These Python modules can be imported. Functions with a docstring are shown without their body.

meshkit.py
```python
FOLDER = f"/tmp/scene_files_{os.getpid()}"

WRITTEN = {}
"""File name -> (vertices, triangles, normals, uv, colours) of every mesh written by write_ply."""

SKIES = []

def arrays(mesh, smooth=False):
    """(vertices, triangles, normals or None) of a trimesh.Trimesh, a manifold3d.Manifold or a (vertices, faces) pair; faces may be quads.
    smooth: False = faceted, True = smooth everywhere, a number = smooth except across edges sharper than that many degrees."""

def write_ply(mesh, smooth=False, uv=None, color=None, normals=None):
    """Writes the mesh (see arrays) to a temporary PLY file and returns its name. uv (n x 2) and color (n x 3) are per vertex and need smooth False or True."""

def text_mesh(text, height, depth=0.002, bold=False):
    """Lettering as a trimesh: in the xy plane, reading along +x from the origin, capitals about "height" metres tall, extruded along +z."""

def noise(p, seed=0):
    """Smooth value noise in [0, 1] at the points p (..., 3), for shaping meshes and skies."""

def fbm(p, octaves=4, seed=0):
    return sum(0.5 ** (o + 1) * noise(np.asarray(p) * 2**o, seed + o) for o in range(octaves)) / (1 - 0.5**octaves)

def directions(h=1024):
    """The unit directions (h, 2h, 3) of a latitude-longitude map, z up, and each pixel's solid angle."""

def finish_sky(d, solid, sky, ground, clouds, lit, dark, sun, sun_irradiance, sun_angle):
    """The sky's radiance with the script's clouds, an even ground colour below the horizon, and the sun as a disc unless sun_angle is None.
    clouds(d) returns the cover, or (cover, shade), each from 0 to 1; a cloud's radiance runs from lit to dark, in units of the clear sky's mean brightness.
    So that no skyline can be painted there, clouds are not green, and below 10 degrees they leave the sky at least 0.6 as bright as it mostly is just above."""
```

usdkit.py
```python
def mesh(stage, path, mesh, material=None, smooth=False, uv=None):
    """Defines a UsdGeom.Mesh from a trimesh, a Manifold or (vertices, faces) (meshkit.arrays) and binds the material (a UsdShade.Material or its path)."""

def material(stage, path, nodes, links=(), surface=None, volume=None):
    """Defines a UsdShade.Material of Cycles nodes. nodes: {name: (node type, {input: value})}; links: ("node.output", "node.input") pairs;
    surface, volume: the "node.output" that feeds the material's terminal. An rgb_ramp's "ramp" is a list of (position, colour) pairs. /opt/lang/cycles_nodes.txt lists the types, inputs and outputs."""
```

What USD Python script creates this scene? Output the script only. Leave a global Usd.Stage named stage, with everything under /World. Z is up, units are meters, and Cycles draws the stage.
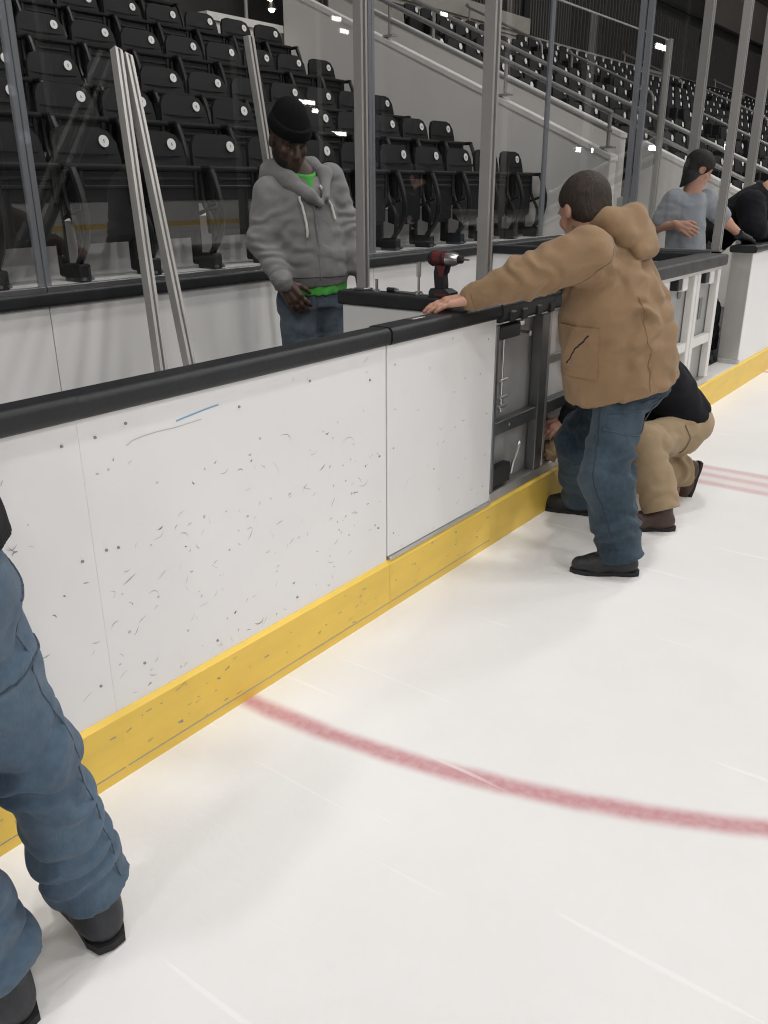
import math, random
import numpy as np, trimesh, manifold3d, usdkit, meshkit
from shapely.geometry import Polygon, box as sbox, LineString
from pxr import Usd, UsdGeom, UsdLux, UsdShade, Gf, Sdf
stage = Usd.Stage.CreateInMemory()
UsdGeom.SetStageUpAxis(stage, 'Z'); UsdGeom.SetStageMetersPerUnit(stage, 1.0)
UsdGeom.Xform.Define(stage, '/World'); UsdGeom.Scope.Define(stage, '/World/Looks')
V = lambda *a: np.array(a, float)
def unit(v): v = np.asarray(v, float); return v / np.linalg.norm(v)
# ------------------------------------------------------------------ camera
CAM, PITCH, YAW, ROLL, FPX = V(0, -1.714, 1.505), 21.183, 36.975, -0.274, 839.1
def set_camera():
    p, y, r = np.radians([PITCH, YAW, ROLL])
    fwd = V(np.cos(y) * np.cos(p), np.sin(y) * np.cos(p), -np.sin(p)); rt = V(np.sin(y), -np.cos(y), 0); up = np.cross(rt, fwd)
    rt, up = rt * np.cos(r) + up * np.sin(r), -rt * np.sin(r) + up * np.cos(r)
    cam = UsdGeom.Camera.Define(stage, '/World/camera')
    m = Gf.Matrix4d(*rt, 0, *up, 0, *(-fwd), 0, *CAM, 1)
    cam.AddTransformOp().Set(m)
    cam.CreateHorizontalApertureAttr(36.0); cam.CreateVerticalApertureAttr(48.0); cam.CreateFocalLengthAttr(36.0 * FPX / 768)
    cam.CreateClippingRangeAttr((0.05, 500.0)); cam.CreateExposureAttr(EXPOSURE)
EXPOSURE = 0.0
set_camera()
# ------------------------------------------------------------------ lights: high-bay lamps in rows over the rink
LAMP, AMBIENT = 88.0, 0.05
for i, lx in enumerate((-16, -7, 2, 11, 20, 30)):
    for j, ly in enumerate((-3.5, -11.5, -19.5, -0.6)):
        L = UsdLux.RectLight.Define(stage, f'/World/rink_light_{i}_{j}')
        L.AddTranslateOp().Set((lx + 1.2 * (j % 2), ly, 11.5))
        L.CreateWidthAttr(1.3); L.CreateHeightAttr(0.7); L.CreateIntensityAttr(LAMP * {-0.6: 1.0, -3.5: 0.75, -11.5: 1.35, -19.5: 1.7}[ly]); L.CreateColorAttr((1.0, 0.982, 0.962))
dome = UsdLux.DomeLight.Define(stage, '/World/ambient'); dome.CreateIntensityAttr(AMBIENT); dome.CreateColorAttr((1.0, 0.97, 0.94))
# ------------------------------------------------------------------ materials
def mat(name, nodes, links, surface='p.BSDF'):
    return usdkit.material(stage, '/World/Looks/' + name, nodes, links, surface=surface)
def simple(name, col, rough=0.5, metal=0.0, var=0.0, scale=6.0, bump=0.0, bscale=60.0, sheen=0.0, spec=0.5, stretch=(1, 1, 1)):
    n = {'p': ('principled_bsdf', dict(base_color=col, roughness=rough, metallic=metal, sheen_weight=sheen, specular_ior_level=spec))}
    l = []
    if var or bump: n['t'] = ('texture_coordinate', {}); n['m'] = ('mapping', dict(scale=stretch)); l.append(('t.object', 'm.vector'))
    if var:
        n['n'] = ('noise_texture', dict(scale=scale, detail=5.0, roughness=0.6)); l.append(('m.vector', 'n.vector'))
        n['r'] = ('rgb_ramp', dict(ramp=[(0.3, tuple(c * (1 - var) for c in col)), (0.7, tuple(min(1, c * (1 + var)) for c in col))]))
        l += [('n.fac', 'r.fac'), ('r.color', 'p.base_color')]
    if bump:
        n['b'] = ('noise_texture', dict(scale=bscale, detail=4.0)); n['bp'] = ('bump', dict(strength=bump, distance=0.01))
        l += [('m.vector', 'b.vector'), ('b.fac', 'bp.height'), ('bp.normal', 'p.normal')]
    return mat(name, n, l)
M = {}
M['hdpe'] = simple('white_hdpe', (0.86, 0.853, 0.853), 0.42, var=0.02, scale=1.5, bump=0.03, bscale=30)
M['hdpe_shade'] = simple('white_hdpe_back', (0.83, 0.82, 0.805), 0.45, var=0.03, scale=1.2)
M['yellow'] = simple('yellow_hdpe', (0.86, 0.59, 0.10), 0.45, var=0.06, scale=3, stretch=(1, 1, 4))
M['cap'] = simple('black_cap', (0.0125, 0.014, 0.0165), 0.5, var=0.25, scale=9, bump=0.15, bscale=70)
M['cap_worn'] = simple('worn_black_cap', (0.045, 0.045, 0.045), 0.6, var=0.4, scale=12, bump=0.3, bscale=80)
M['alu'] = simple('aluminium', (0.62, 0.61, 0.59), 0.38, 0.85, var=0.08, scale=5, stretch=(1, 1, 0.15))
M['alu_pole'] = simple('brushed_aluminium', (0.40, 0.39, 0.375), 0.45, 0.6, var=0.06, scale=4, stretch=(1, 1, 0.1))
M['galv'] = simple('galvanised_sheet', (0.37, 0.37, 0.362), 0.5, 0.15, var=0.14, scale=4)
M['steel'] = simple('grey_steel', (0.22, 0.225, 0.23), 0.4, 0.8, var=0.12, scale=7)
M['white_paint'] = simple('white_painted_metal', (0.74, 0.73, 0.71), 0.45, var=0.03)
M['dark_metal'] = simple('dark_metal', (0.03, 0.03, 0.033), 0.45, 0.3)
M['seat'] = simple('black_seat_plastic', (0.0085, 0.0085, 0.0092), 0.62, var=0.15, scale=7, bump=0.06, bscale=150, spec=0.35)
M['seat_frame'] = simple('black_cast_iron', (0.008, 0.008, 0.009), 0.4)
M['tag'] = simple('white_tag', (0.85, 0.84, 0.82), 0.4)
M['ink'] = simple('dark_print', (0.09, 0.09, 0.09), 0.6)
M['concrete'] = simple('pale_concrete', (0.72, 0.71, 0.695), 0.75, var=0.09, scale=2.2, bump=0.12, bscale=25)
M['tread'] = simple('grey_concrete_tread', (0.26, 0.255, 0.245), 0.85, var=0.15, scale=3)
M['wall'] = simple('painted_concrete_wall', (0.78, 0.755, 0.72), 0.7, var=0.035, scale=0.8)
M['coping'] = simple('white_coping', (0.80, 0.78, 0.745), 0.6, var=0.05)
M['rail'] = simple('grey_rail_paint', (0.34, 0.335, 0.325), 0.42, 0.35)
M['fascia'] = simple('beige_fascia', (0.40, 0.375, 0.335), 0.7, var=0.05)
M['dark_wall'] = simple('dark_upper_wall', (0.10, 0.098, 0.094), 0.85, var=0.15, scale=0.4)
M['void'] = simple('black_opening', (0.012, 0.012, 0.013), 0.9)
M['slat'] = simple('grey_slat', (0.115, 0.112, 0.107), 0.7)
M['drape'] = simple('dark_drape', (0.035, 0.034, 0.034), 0.95)
M['roof'] = simple('dark_roof', (0.16, 0.155, 0.15), 0.9)
M['box_floor'] = simple('rubber_floor', (0.10, 0.10, 0.10), 0.85, var=0.2)
M['scuff'] = simple('grey_scuff', (0.30, 0.30, 0.295), 0.6)
M['scuff_faint'] = simple('faint_grey_scuff', (0.56, 0.555, 0.55), 0.6)
M['scuff_dark'] = simple('dark_scuff', (0.11, 0.11, 0.11), 0.6)
M['blue_mark'] = simple('blue_scuff', (0.22, 0.42, 0.60), 0.6)
M['red_plastic'] = simple('red_tool_plastic', (0.13, 0.018, 0.02), 0.42)
M['black_plastic'] = simple('black_tool_plastic', (0.016, 0.016, 0.017), 0.5)
M['chrome'] = simple('bright_steel', (0.68, 0.67, 0.65), 0.28, 1.0)
def glass():
    return mat('acrylic_pane', {'tr': ('transparent_bsdf', dict(color=(0.965, 0.97, 0.972))), 'g': ('glossy_bsdf', dict(color=(0.95, 0.95, 0.95), roughness=0.015)), 'geo': ('geometry', {}),
        'f': ('fresnel', dict(IOR=1.5)), 'inv': ('math', dict(math_type='subtract', value1=1.0)), 'once': ('math', dict(math_type='multiply')), 'both': ('math', dict(math_type='multiply', value2=1.7, use_clamp=True)), 'x': ('mix_closure', {})},
        [('geo.backfacing', 'inv.value2'), ('f.fac', 'once.value1'), ('inv.value', 'once.value2'), ('once.value', 'both.value1'), ('both.value', 'x.fac'), ('tr.BSDF', 'x.closure1'), ('g.BSDF', 'x.closure2')], 'x.closure')
M['glass'] = glass()
M['glass_edge'] = mat('acrylic_edge', {'p': ('principled_bsdf', dict(base_color=(0.30, 0.312, 0.335), roughness=0.25, specular_ior_level=0.6)), 'tr': ('transparent_bsdf', dict(color=(0.60, 0.62, 0.66))), 'x': ('mix_closure', dict(fac=0.5))},
    [('p.BSDF', 'x.closure1'), ('tr.BSDF', 'x.closure2')], 'x.closure')
M['glass_rim'] = mat('acrylic_rim', {'p': ('principled_bsdf', dict(base_color=(0.42, 0.43, 0.43), roughness=0.3)), 'tr': ('transparent_bsdf', {}), 'x': ('mix_closure', dict(fac=0.35))},
    [('p.BSDF', 'x.closure1'), ('tr.BSDF', 'x.closure2')], 'x.closure')
M['lamp'] = mat('lamp_glow', {'e': ('emission', dict(color=(1.0, 0.86, 0.66), strength=14.0))}, [], 'e.emission')
M['exit'] = mat('red_exit_glow', {'e': ('emission', dict(color=(0.9, 0.16, 0.20), strength=0.05))}, [], 'e.emission')
ARC_X, ARC_R, LINE_X0, LINE_X1 = 4.638, 3.097, 4.46, 4.80
def ice():
    n, l = {}, []
    def math_(name, kind, a, b=None, c=None):
        n[name] = ('math', dict(math_type=kind))
        for k, v in (('value1', a), ('value2', b), ('value3', c)):
            if v is None: continue
            if isinstance(v, str): l.append((v, f'{name}.{k}'))
            else: n[name][1][k] = v
        return name + '.value'
    n['g'] = ('geometry', {}); n['wob'] = ('noise_texture', dict(scale=7.0, detail=3.0)); n['fuz'] = ('noise_texture', dict(scale=45.0, detail=3.0))
    n['wv'] = ('vector_math', dict(math_type='subtract', vector2=(0.5, 0.5, 0.5))); n['ws'] = ('vector_math', dict(math_type='scale', scale=0.02)); n['wa'] = ('vector_math', dict(math_type='add'))
    l += [('g.position', 'wob.vector'), ('g.position', 'fuz.vector'), ('wob.color', 'wv.vector1'), ('wv.vector', 'ws.vector1'), ('ws.vector', 'wa.vector1'), ('g.position', 'wa.vector2')]
    n['s'] = ('separate_xyz', {}); l.append(('wa.vector', 's.vector'))
    dx = math_('dx', 'subtract', 's.x', ARC_X); dx2 = math_('dx2', 'multiply', dx, dx); y2 = math_('y2', 'multiply', 's.y', 's.y')
    rr = math_('rr', 'sqrt', math_('r2', 'add', dx2, y2)); ad = math_('ad', 'absolute', math_('rd', 'subtract', rr, ARC_R))
    n['arc'] = ('map_range', dict(range_type='smoothstep', from_min=0.055, from_max=0.008, to_min=0.0, to_max=1.0, clamp=True)); l.append((ad, 'arc.value'))
    def band(name, c, w, soft):
        a = math_(name + 'a', 'absolute', math_(name + 'd', 'subtract', 's.x', c))
        n[name] = ('map_range', dict(range_type='smoothstep', from_min=w + soft, from_max=w, to_min=0.0, to_max=1.0, clamp=True)); l.append((a, name + '.value'))
        return name + '.result'
    b0 = band('l0', (LINE_X0 + LINE_X1) / 2, 0.15, 0.05)
    s1 = band('l1', LINE_X0 + .03, 0.006, 0.055); s2 = band('l2', (LINE_X0 + LINE_X1) / 2, 0.006, 0.055); s3 = band('l3', LINE_X1 - .03, 0.006, 0.055)
    st = math_('st', 'maximum', math_('st1', 'maximum', s1, s2), s3)
    lf = math_('lf', 'multiply_add', b0, 0.14, math_('st4', 'multiply', st, 0.34))
    n['fr'] = ('map_range', dict(from_min=0.25, from_max=0.7, to_min=0.78, to_max=1.0, clamp=True)); l.append(('fuz.fac', 'fr.value'))
    af = math_('af', 'multiply', 'arc.result', 0.80)
    tot = math_('tot', 'multiply', math_('mx', 'maximum', af, lf), 'fr.result')
    # base tone, snow and faint skate scratches
    n['big'] = ('noise_texture', dict(scale=0.9, detail=6.0, roughness=0.62)); l.append(('g.position', 'big.vector'))
    n['base'] = ('rgb_ramp', dict(ramp=[(0.3, (0.76, 0.75, 0.74)), (0.55, (0.80, 0.793, 0.785)), (0.75, (0.83, 0.826, 0.82))])); l.append(('big.fac', 'base.fac'))
    prev = None
    for k, (ang, sc) in enumerate(((0.35, (2.2, 0.10, 1)), (1.25, (2.6, 0.09, 1)), (2.2, (1.9, 0.12, 1)))):
        n[f'mp{k}'] = ('mapping', dict(rotation=(0, 0, ang), scale=sc)); n[f'sv{k}'] = ('noise_texture', dict(scale=9.0, detail=2.0, distortion=0.25))
        n[f'sr{k}'] = ('map_range', dict(range_type='smoothstep', from_min=0.69, from_max=0.74, to_min=0.0, to_max=1.0, clamp=True))
        l += [('g.position', f'mp{k}.vector'), (f'mp{k}.vector', f'sv{k}.vector'), (f'sv{k}.fac', f'sr{k}.value')]
        prev = f'sr{k}.result' if prev is None else math_(f'smx{k}', 'maximum', prev, f'sr{k}.result')
    sf = math_('sf', 'multiply', prev, 0.45)
    n['m1'] = ('mix_color', dict(b=(0.50, 0.15, 0.18))); l += [(tot, 'm1.fac'), ('base.color', 'm1.a')]
    n['m2'] = ('mix_color', dict(b=(0.90, 0.90, 0.895))); l += [(sf, 'm2.fac'), ('m1.result', 'm2.a')]
    n['p'] = ('principled_bsdf', dict(roughness=0.42, specular_ior_level=0.35, ior=1.31)); l.append(('m2.result', 'p.base_color'))
    n['bp'] = ('bump', dict(strength=0.25, distance=0.004)); hh = math_('hh', 'multiply_add', prev, -0.4, 'fuz.fac'); l += [(hh, 'bp.height'), ('bp.normal', 'p.normal')]
    return mat('ice', n, l)
M['ice'] = ice()
def cloth(name, col, var=0.12, scale=9, bump=0.25, bscale=220, sheen=0.15, rough=0.9):
    return simple(name, col, rough, var=var, scale=scale, bump=bump, bscale=bscale, sheen=sheen, spec=0.2)
M['grey_fleece'] = cloth('grey_fleece', (0.205, 0.205, 0.205), 0.10, 14)
M['grey_rib'] = cloth('grey_rib_knit', (0.17, 0.17, 0.17), 0.1, 40)
M['tan_fleece'] = cloth('tan_fleece', (0.285, 0.185, 0.105), 0.08, 10)
M['tan_rib'] = cloth('tan_rib_knit', (0.25, 0.16, 0.09), 0.1, 30)
M['black_knit'] = cloth('black_knit', (0.0075, 0.008, 0.0105), 0.2, 12, sheen=.02)
M['black_wool'] = cloth('black_wool', (0.0035, 0.0035, 0.0042), 0.2, 30, bump=0.3, bscale=120, sheen=.0)
M['khaki'] = cloth('khaki_cotton', (0.33, 0.245, 0.15), 0.10, 7)
M['grey_tee'] = cloth('blue_grey_jersey', (0.26, 0.28, 0.31), 0.06, 7)
M['green_tee'] = cloth('bright_green_jersey', (0.07, 0.36, 0.06), 0.08, 7)
M['cord'] = cloth('white_cord', (0.62, 0.60, 0.56), 0.06, 60)
M['black_leather'] = simple('black_leather', (0.014, 0.0145, 0.017), 0.55, var=0.3, scale=25, bump=0.2, bscale=90)
M['brown_leather'] = simple('brown_leather', (0.060, 0.033, 0.024), 0.55, var=0.3, scale=18, bump=0.2, bscale=90)
M['grey_boot'] = simple('dark_grey_boot_leather', (0.028, 0.030, 0.035), 0.6, var=0.3, scale=22, bump=0.2, bscale=80)
M['rubber'] = simple('black_rubber', (0.010, 0.010, 0.011), 0.7)
M['tan_glove'] = cloth('tan_work_glove', (0.36, 0.26, 0.15), 0.2, 30)
M['skin_light'] = simple('light_skin', (0.50, 0.27, 0.19), 0.5, var=0.08, scale=14)
M['skin_dark'] = simple('dark_skin', (0.060, 0.032, 0.022), 0.45, var=0.12, scale=20)
M['hair_brown'] = simple('dark_brown_hair', (0.030, 0.019, 0.013), 0.7, var=0.4, scale=60, bump=0.6, bscale=160, stretch=(1, 1, 0.3))
M['hair_black'] = simple('black_hair', (0.008, 0.007, 0.006), 0.7, var=0.3, scale=60, bump=0.5, bscale=160)
M['eye_white'] = simple('eye_white', (0.7, 0.68, 0.64), 0.3)
M['yellow_trim'] = simple('olive_trim', (0.30, 0.24, 0.05), 0.7)
def denim(name, dark, light, fade=0.5):
    return mat(name, {'t': ('texture_coordinate', {}), 'n': ('noise_texture', dict(scale=3.2, detail=4.0, roughness=0.55)), 'n2': ('noise_texture', dict(scale=55.0, detail=4.0)), 'mp': ('mapping', dict(scale=(420, 420, 40))), 'n3': ('noise_texture', dict(scale=1.0, detail=2.0)),
        'a': ('math', dict(math_type='multiply_add', value2=0.28)), 'r': ('rgb_ramp', dict(ramp=[(0.42, dark), (0.82, light)])), 'bp': ('bump', dict(strength=0.35, distance=0.004)), 'p': ('principled_bsdf', dict(roughness=0.9, sheen_weight=0.1, specular_ior_level=0.2))},
        [('t.object', 'n.vector'), ('t.object', 'n2.vector'), ('t.object', 'mp.vector'), ('mp.vector', 'n3.vector'), ('n2.fac', 'a.value1'), ('n.fac', 'a.value3'), ('a.value', 'r.fac'), ('r.color', 'p.base_color'), ('n3.fac', 'bp.height'), ('bp.normal', 'p.normal')])
M['denim_mid'] = denim('mid_blue_denim', (0.040, 0.070, 0.112), (0.115, 0.168, 0.230))
M['denim_dark'] = denim('dark_teal_denim', (0.012, 0.024, 0.038), (0.062, 0.092, 0.120))
M['denim_grey'] = denim('grey_blue_denim', (0.030, 0.042, 0.060), (0.105, 0.130, 0.160))
M['stitch'] = cloth('denim_seam', (0.060, 0.085, 0.118), 0.3, 90)
M['stitch_dark'] = cloth('dark_denim_seam', (0.026, 0.040, 0.055), 0.3, 90)
# ------------------------------------------------------------------ naming helpers
USED = {}
def numbered(parent, name):
    k = USED.get((parent, name), 0); USED[(parent, name)] = k + 1
    return f'{parent}/{name}' + (f'_{k:03d}' if k else '')
class T:
    def __init__(s, path, org): s.path, s.org = path, org
def tag(prim, label=None, cat=None, group=None, kind=None):
    for k, v in (('label', label), ('category', cat), ('group', group), ('kind', kind)):
        if v: prim.SetCustomDataByKey(k, v)
def thing(name, label=None, cat=None, loc=(0, 0, 0), group=None, kind=None, rotz=0):
    p = numbered('/World', name); x = UsdGeom.Xform.Define(stage, p); x.AddTranslateOp().Set(Gf.Vec3d(*map(float, loc)))
    if rotz: x.AddRotateZOp().Set(float(rotz))
    tag(x.GetPrim(), label, cat, group, kind); return T(p, np.asarray(loc, float))
def obj(name, mesh, m, parent=None, smooth=False, label=None, cat=None, group=None, kind=None):
    """One mesh prim: under parent (given in world space, stored relative to the parent's base) or top-level."""
    p = numbered(parent.path if parent else '/World', name)
    if isinstance(mesh, list): mesh = cat_mesh(mesh)
    if parent is not None:
        v, f = verts(mesh); mesh = trimesh.Trimesh(v - parent.org, f, process=False)
    g = usdkit.mesh(stage, p, mesh, M[m], smooth=smooth)
    tag(g.GetPrim(), label, cat, group, kind); return T(p, parent.org if parent else np.zeros(3))
def copy_of(src, name, loc, label, cat, group=None, rotz=0):
    p = numbered('/World', name); x = UsdGeom.Xform.Define(stage, p); x.AddTranslateOp().Set(Gf.Vec3d(*map(float, loc)))
    if rotz: x.AddRotateZOp().Set(float(rotz))
    x.GetPrim().GetReferences().AddInternalReference(src); x.GetPrim().SetInstanceable(True)
    tag(x.GetPrim(), label, cat, group); return T(p, np.asarray(loc, float))
def verts(m):
    if hasattr(m, 'to_mesh'): q = m.to_mesh(); return np.array(q.vert_properties[:, :3], float), np.array(q.tri_verts)
    if isinstance(m, tuple): return np.asarray(m[0], float), np.asarray(m[1])
    return np.array(m.vertices, float), np.array(m.faces)
def cat_mesh(ms):
    vs, fs, n = [], [], 0
    for m in ms:
        v, f = verts(m); vs.append(v); fs.append(f + n); n += len(v)
    return trimesh.Trimesh(np.vstack(vs), np.vstack(fs), process=False)
def man2tri(m): v, f = verts(m); return trimesh.Trimesh(v, f, process=False)
def hull(pts): return man2tri(manifold3d.Manifold.hull_points(np.asarray(pts, float)))
def bx(x0, x1, y0, y1, z0, z1, c=0.0):
    """A box between the corners, its edges chamfered by c."""
    if c <= 0: return trimesh.creation.box(bounds=[(x0, y0, z0), (x1, y1, z1)])
    P = []
    for x, sx in ((x0, 1), (x1, -1)):
        for y, sy in ((y0, 1), (y1, -1)):
            for z, sz in ((z0, 1), (z1, -1)):
                P += [(x, y + sy * c, z + sz * c), (x + sx * c, y, z + sz * c), (x + sx * c, y + sy * c, z)]
    return hull(P)
def frame_of(d):
    d = unit(d); a = np.cross(d, V(0, 0, 1) if abs(d[2]) < 0.95 else V(1, 0, 0)); a = unit(a); return a, np.cross(d, a)
def tube(pts, r, n=10, caps=True):
    """A swept round bar through the points; r one radius or one per point."""
    p = np.asarray(pts, float); r = np.broadcast_to(r, (len(p),)); t = np.gradient(p, axis=0); t /= np.linalg.norm(t, axis=1, keepdims=True) + 1e-12
    a, _ = frame_of(t[0]); vs = []; an = np.arange(n) * 2 * np.pi / n
    for i in range(len(p)):
        a = unit(a - t[i] * (a @ t[i])); b = np.cross(t[i], a)
        vs.append(p[i] + r[i] * (np.cos(an)[:, None] * a + np.sin(an)[:, None] * b))
    v = np.vstack(vs); f = []
    for i in range(len(p) - 1):
        for j in range(n):
            q = (i * n + j, i * n + (j + 1) % n, (i + 1) * n + (j + 1) % n, (i + 1) * n + j); f += [(q[0], q[1], q[2]), (q[0], q[2], q[3])]
    if caps:
        c0, c1 = len(v), len(v) + 1; v = np.vstack([v, p[:1], p[-1:]]); e = (len(p) - 1) * n
        f += [(c0, (j + 1) % n, j) for j in range(n)] + [(c1, e + j, e + (j + 1) % n) for j in range(n)]
    return trimesh.Trimesh(v, np.array(f), process=False)
def curve(pts, n=24):
    """Catmull-Rom through the points."""
    p = np.asarray(pts, float); p = np.vstack([2 * p[0] - p[1], p, 2 * p[-1] - p[-2]]); out = []
    for i in range(1, len(p) - 2):
        for t in np.linspace(0, 1, max(2, n // (len(p) - 3)), endpoint=i == len(p) - 3):
            a, b, c, d = p[i - 1], p[i], p[i + 1], p[i + 2]
            out.append(0.5 * (2 * b + (c - a) * t + (2 * a - 5 * b + 4 * c - d) * t * t + (3 * b - a - 3 * c + d) * t ** 3))
    return np.array(out)
def place(mesh, origin, ex, ey, ez):
    v, f = verts(mesh); return trimesh.Trimesh(np.asarray(origin) + v[:, :1] * ex + v[:, 1:2] * ey + v[:, 2:] * ez, f, process=False)
def prism_x(poly_yz, x0, x1):
    """A (y, z) outline extruded along x."""
    g = trimesh.creation.extrude_polygon(poly_yz if isinstance(poly_yz, Polygon) else Polygon(poly_yz), x1 - x0, engine='earcut')
    return place(g, V(x0, 0, 0), V(0, 1, 0), V(0, 0, 1), V(1, 0, 0))
def prism_y(poly_xz, y0, y1):
    g = trimesh.creation.extrude_polygon(poly_xz if isinstance(poly_xz, Polygon) else Polygon(poly_xz), y1 - y0, engine='earcut')
    m = place(g, V(0, y0, 0), V(1, 0, 0), V(0, 0, 1), V(0, 1, 0)); m.faces = np.array(m.faces)[:, ::-1]; return m
def prism_z(poly_xy, z0, z1):
    g = trimesh.creation.extrude_polygon(poly_xy if isinstance(poly_xy, Polygon) else Polygon(poly_xy), z1 - z0, engine='earcut')
    g.apply_translation((0, 0, z0)); return g
def rod(a, b, r, n=12): return tube([a, b], r, n)
def cap_profile(y0, y1, z0, z1, r=0.018):
    return sbox(y0, z0, y1, z1).buffer(-r).buffer(r, quad_segs=4)
# ------------------------------------------------------------------ the setting: ice, arena shell, stands
obj('floor', bx(-30, 60, -24.5, 1.0, -0.2, 0.0), 'ice', label='white ice of the rink with red lines', kind='structure')
obj('wall_back', bx(-34, 62, 13.0, 13.3, -0.2, 15), 'dark_wall', label='dark upper back wall behind the stands', kind='structure')
obj('wall_far', bx(62, 62.3, -38, 13.3, -0.2, 15), 'dark_wall', label='dark far end wall of the arena', kind='structure')
obj('wall_near', bx(-34.3, -34, -38, 13.3, -0.2, 15), 'dark_wall', label='dark near end wall of the arena', kind='structure')
obj('wall_front', bx(-34, 62, -38.3, -38, -0.2, 15), 'dark_wall', label='dark wall across the rink', kind='structure')
obj('ceiling', bx(-34, 62, -38, 13.3, 14.6, 15), 'roof', label='dark arena roof', kind='structure')
def far_boards(name, a, b, label):
    a, b = V(*a, 0), V(*b, 0); d = unit(b - a); nrm = V(-d[1], d[0], 0); L = np.linalg.norm(b - a)
    t = thing(name, label, kind='structure')
    for nm, y0, y1, z0, z1, m in (('panel', 0, .1, .2, 1.0, 'hdpe'), ('kick_plate', -.012, .1, 0, .2, 'yellow'), ('cap_rail', -.03, .13, 1.0, 1.065, 'cap')):
        obj(nm, place(bx(0, L, y0, y1, z0, z1), a, d, nrm, V(0, 0, 1)), m, t)
far_boards('trim_1', (-26, -24.2), (34, -24.2), 'white boards on the opposite side of the rink')
far_boards('trim_2', (-26, 0), (-26, -24.2), 'white boards at the near end of the rink')
obj('wall_stand', prism_x([(-38, -.2), (-24.5, -.2), (-24.5, 1.0), (-38, 7.5)], -30, 45), 'drape', label='dark seating slope across the rink', kind='structure')
# near seating bowl (section 1) and distant bowl (section 2)
ROW1 = [(2.85, 1.763), (3.681, 2.08), (4.476, 2.37), (5.298, 2.781), (5.956, 3.164), (6.70, 3.53)]   # y and z of each row's number tags
TAG_Z = 0.76
def bowl(rows, y_front, y_end, z_bot):
    P = [(y_front, z_bot), (y_front, rows[0][1] - TAG_Z)]
    for i in range(1, len(rows)):
        yr = rows[i - 1][0] + 0.13; P += [(yr, rows[i - 1][1] - TAG_Z), (yr, rows[i][1] - TAG_Z)]
    P += [(y_end, rows[-1][1] - TAG_Z), (y_end, z_bot)]
    return P
obj('floor_1', prism_x(bowl(ROW1, 1.93, 9.0, -0.2), -8, 8.6), 'concrete', label='pale concrete steps under the near seats', kind='structure')
ROW2 = [(1.38 + .735 * k, .88 + .44 * (1.38 + .735 * k)) for k in range(10)]
obj('floor_2', prism_x(bowl(ROW2[:7], 0.9, ROW2[6][0] + .13, -0.2), 10.28, 60), 'tread', label='grey concrete steps under the distant seats', kind='structure')
obj('floor_7', prism_x(bowl(ROW2[7:], ROW2[6][0] + .13, 9.2, 1.0), 13.2, 60), 'tread', label='grey concrete steps under the highest distant seats', kind='structure')
obj('floor_3', bx(-8, 10.3, 0.15, 1.87, -0.2, 0.2), 'box_floor', label='dark rubber floor behind the boards', kind='structure')
obj('floor_4', bx(8.6, 10.2, 1.93, 9.0, -0.2, 1.0), 'tread', label='passage floor between the two white stair walls', kind='structure')
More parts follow.
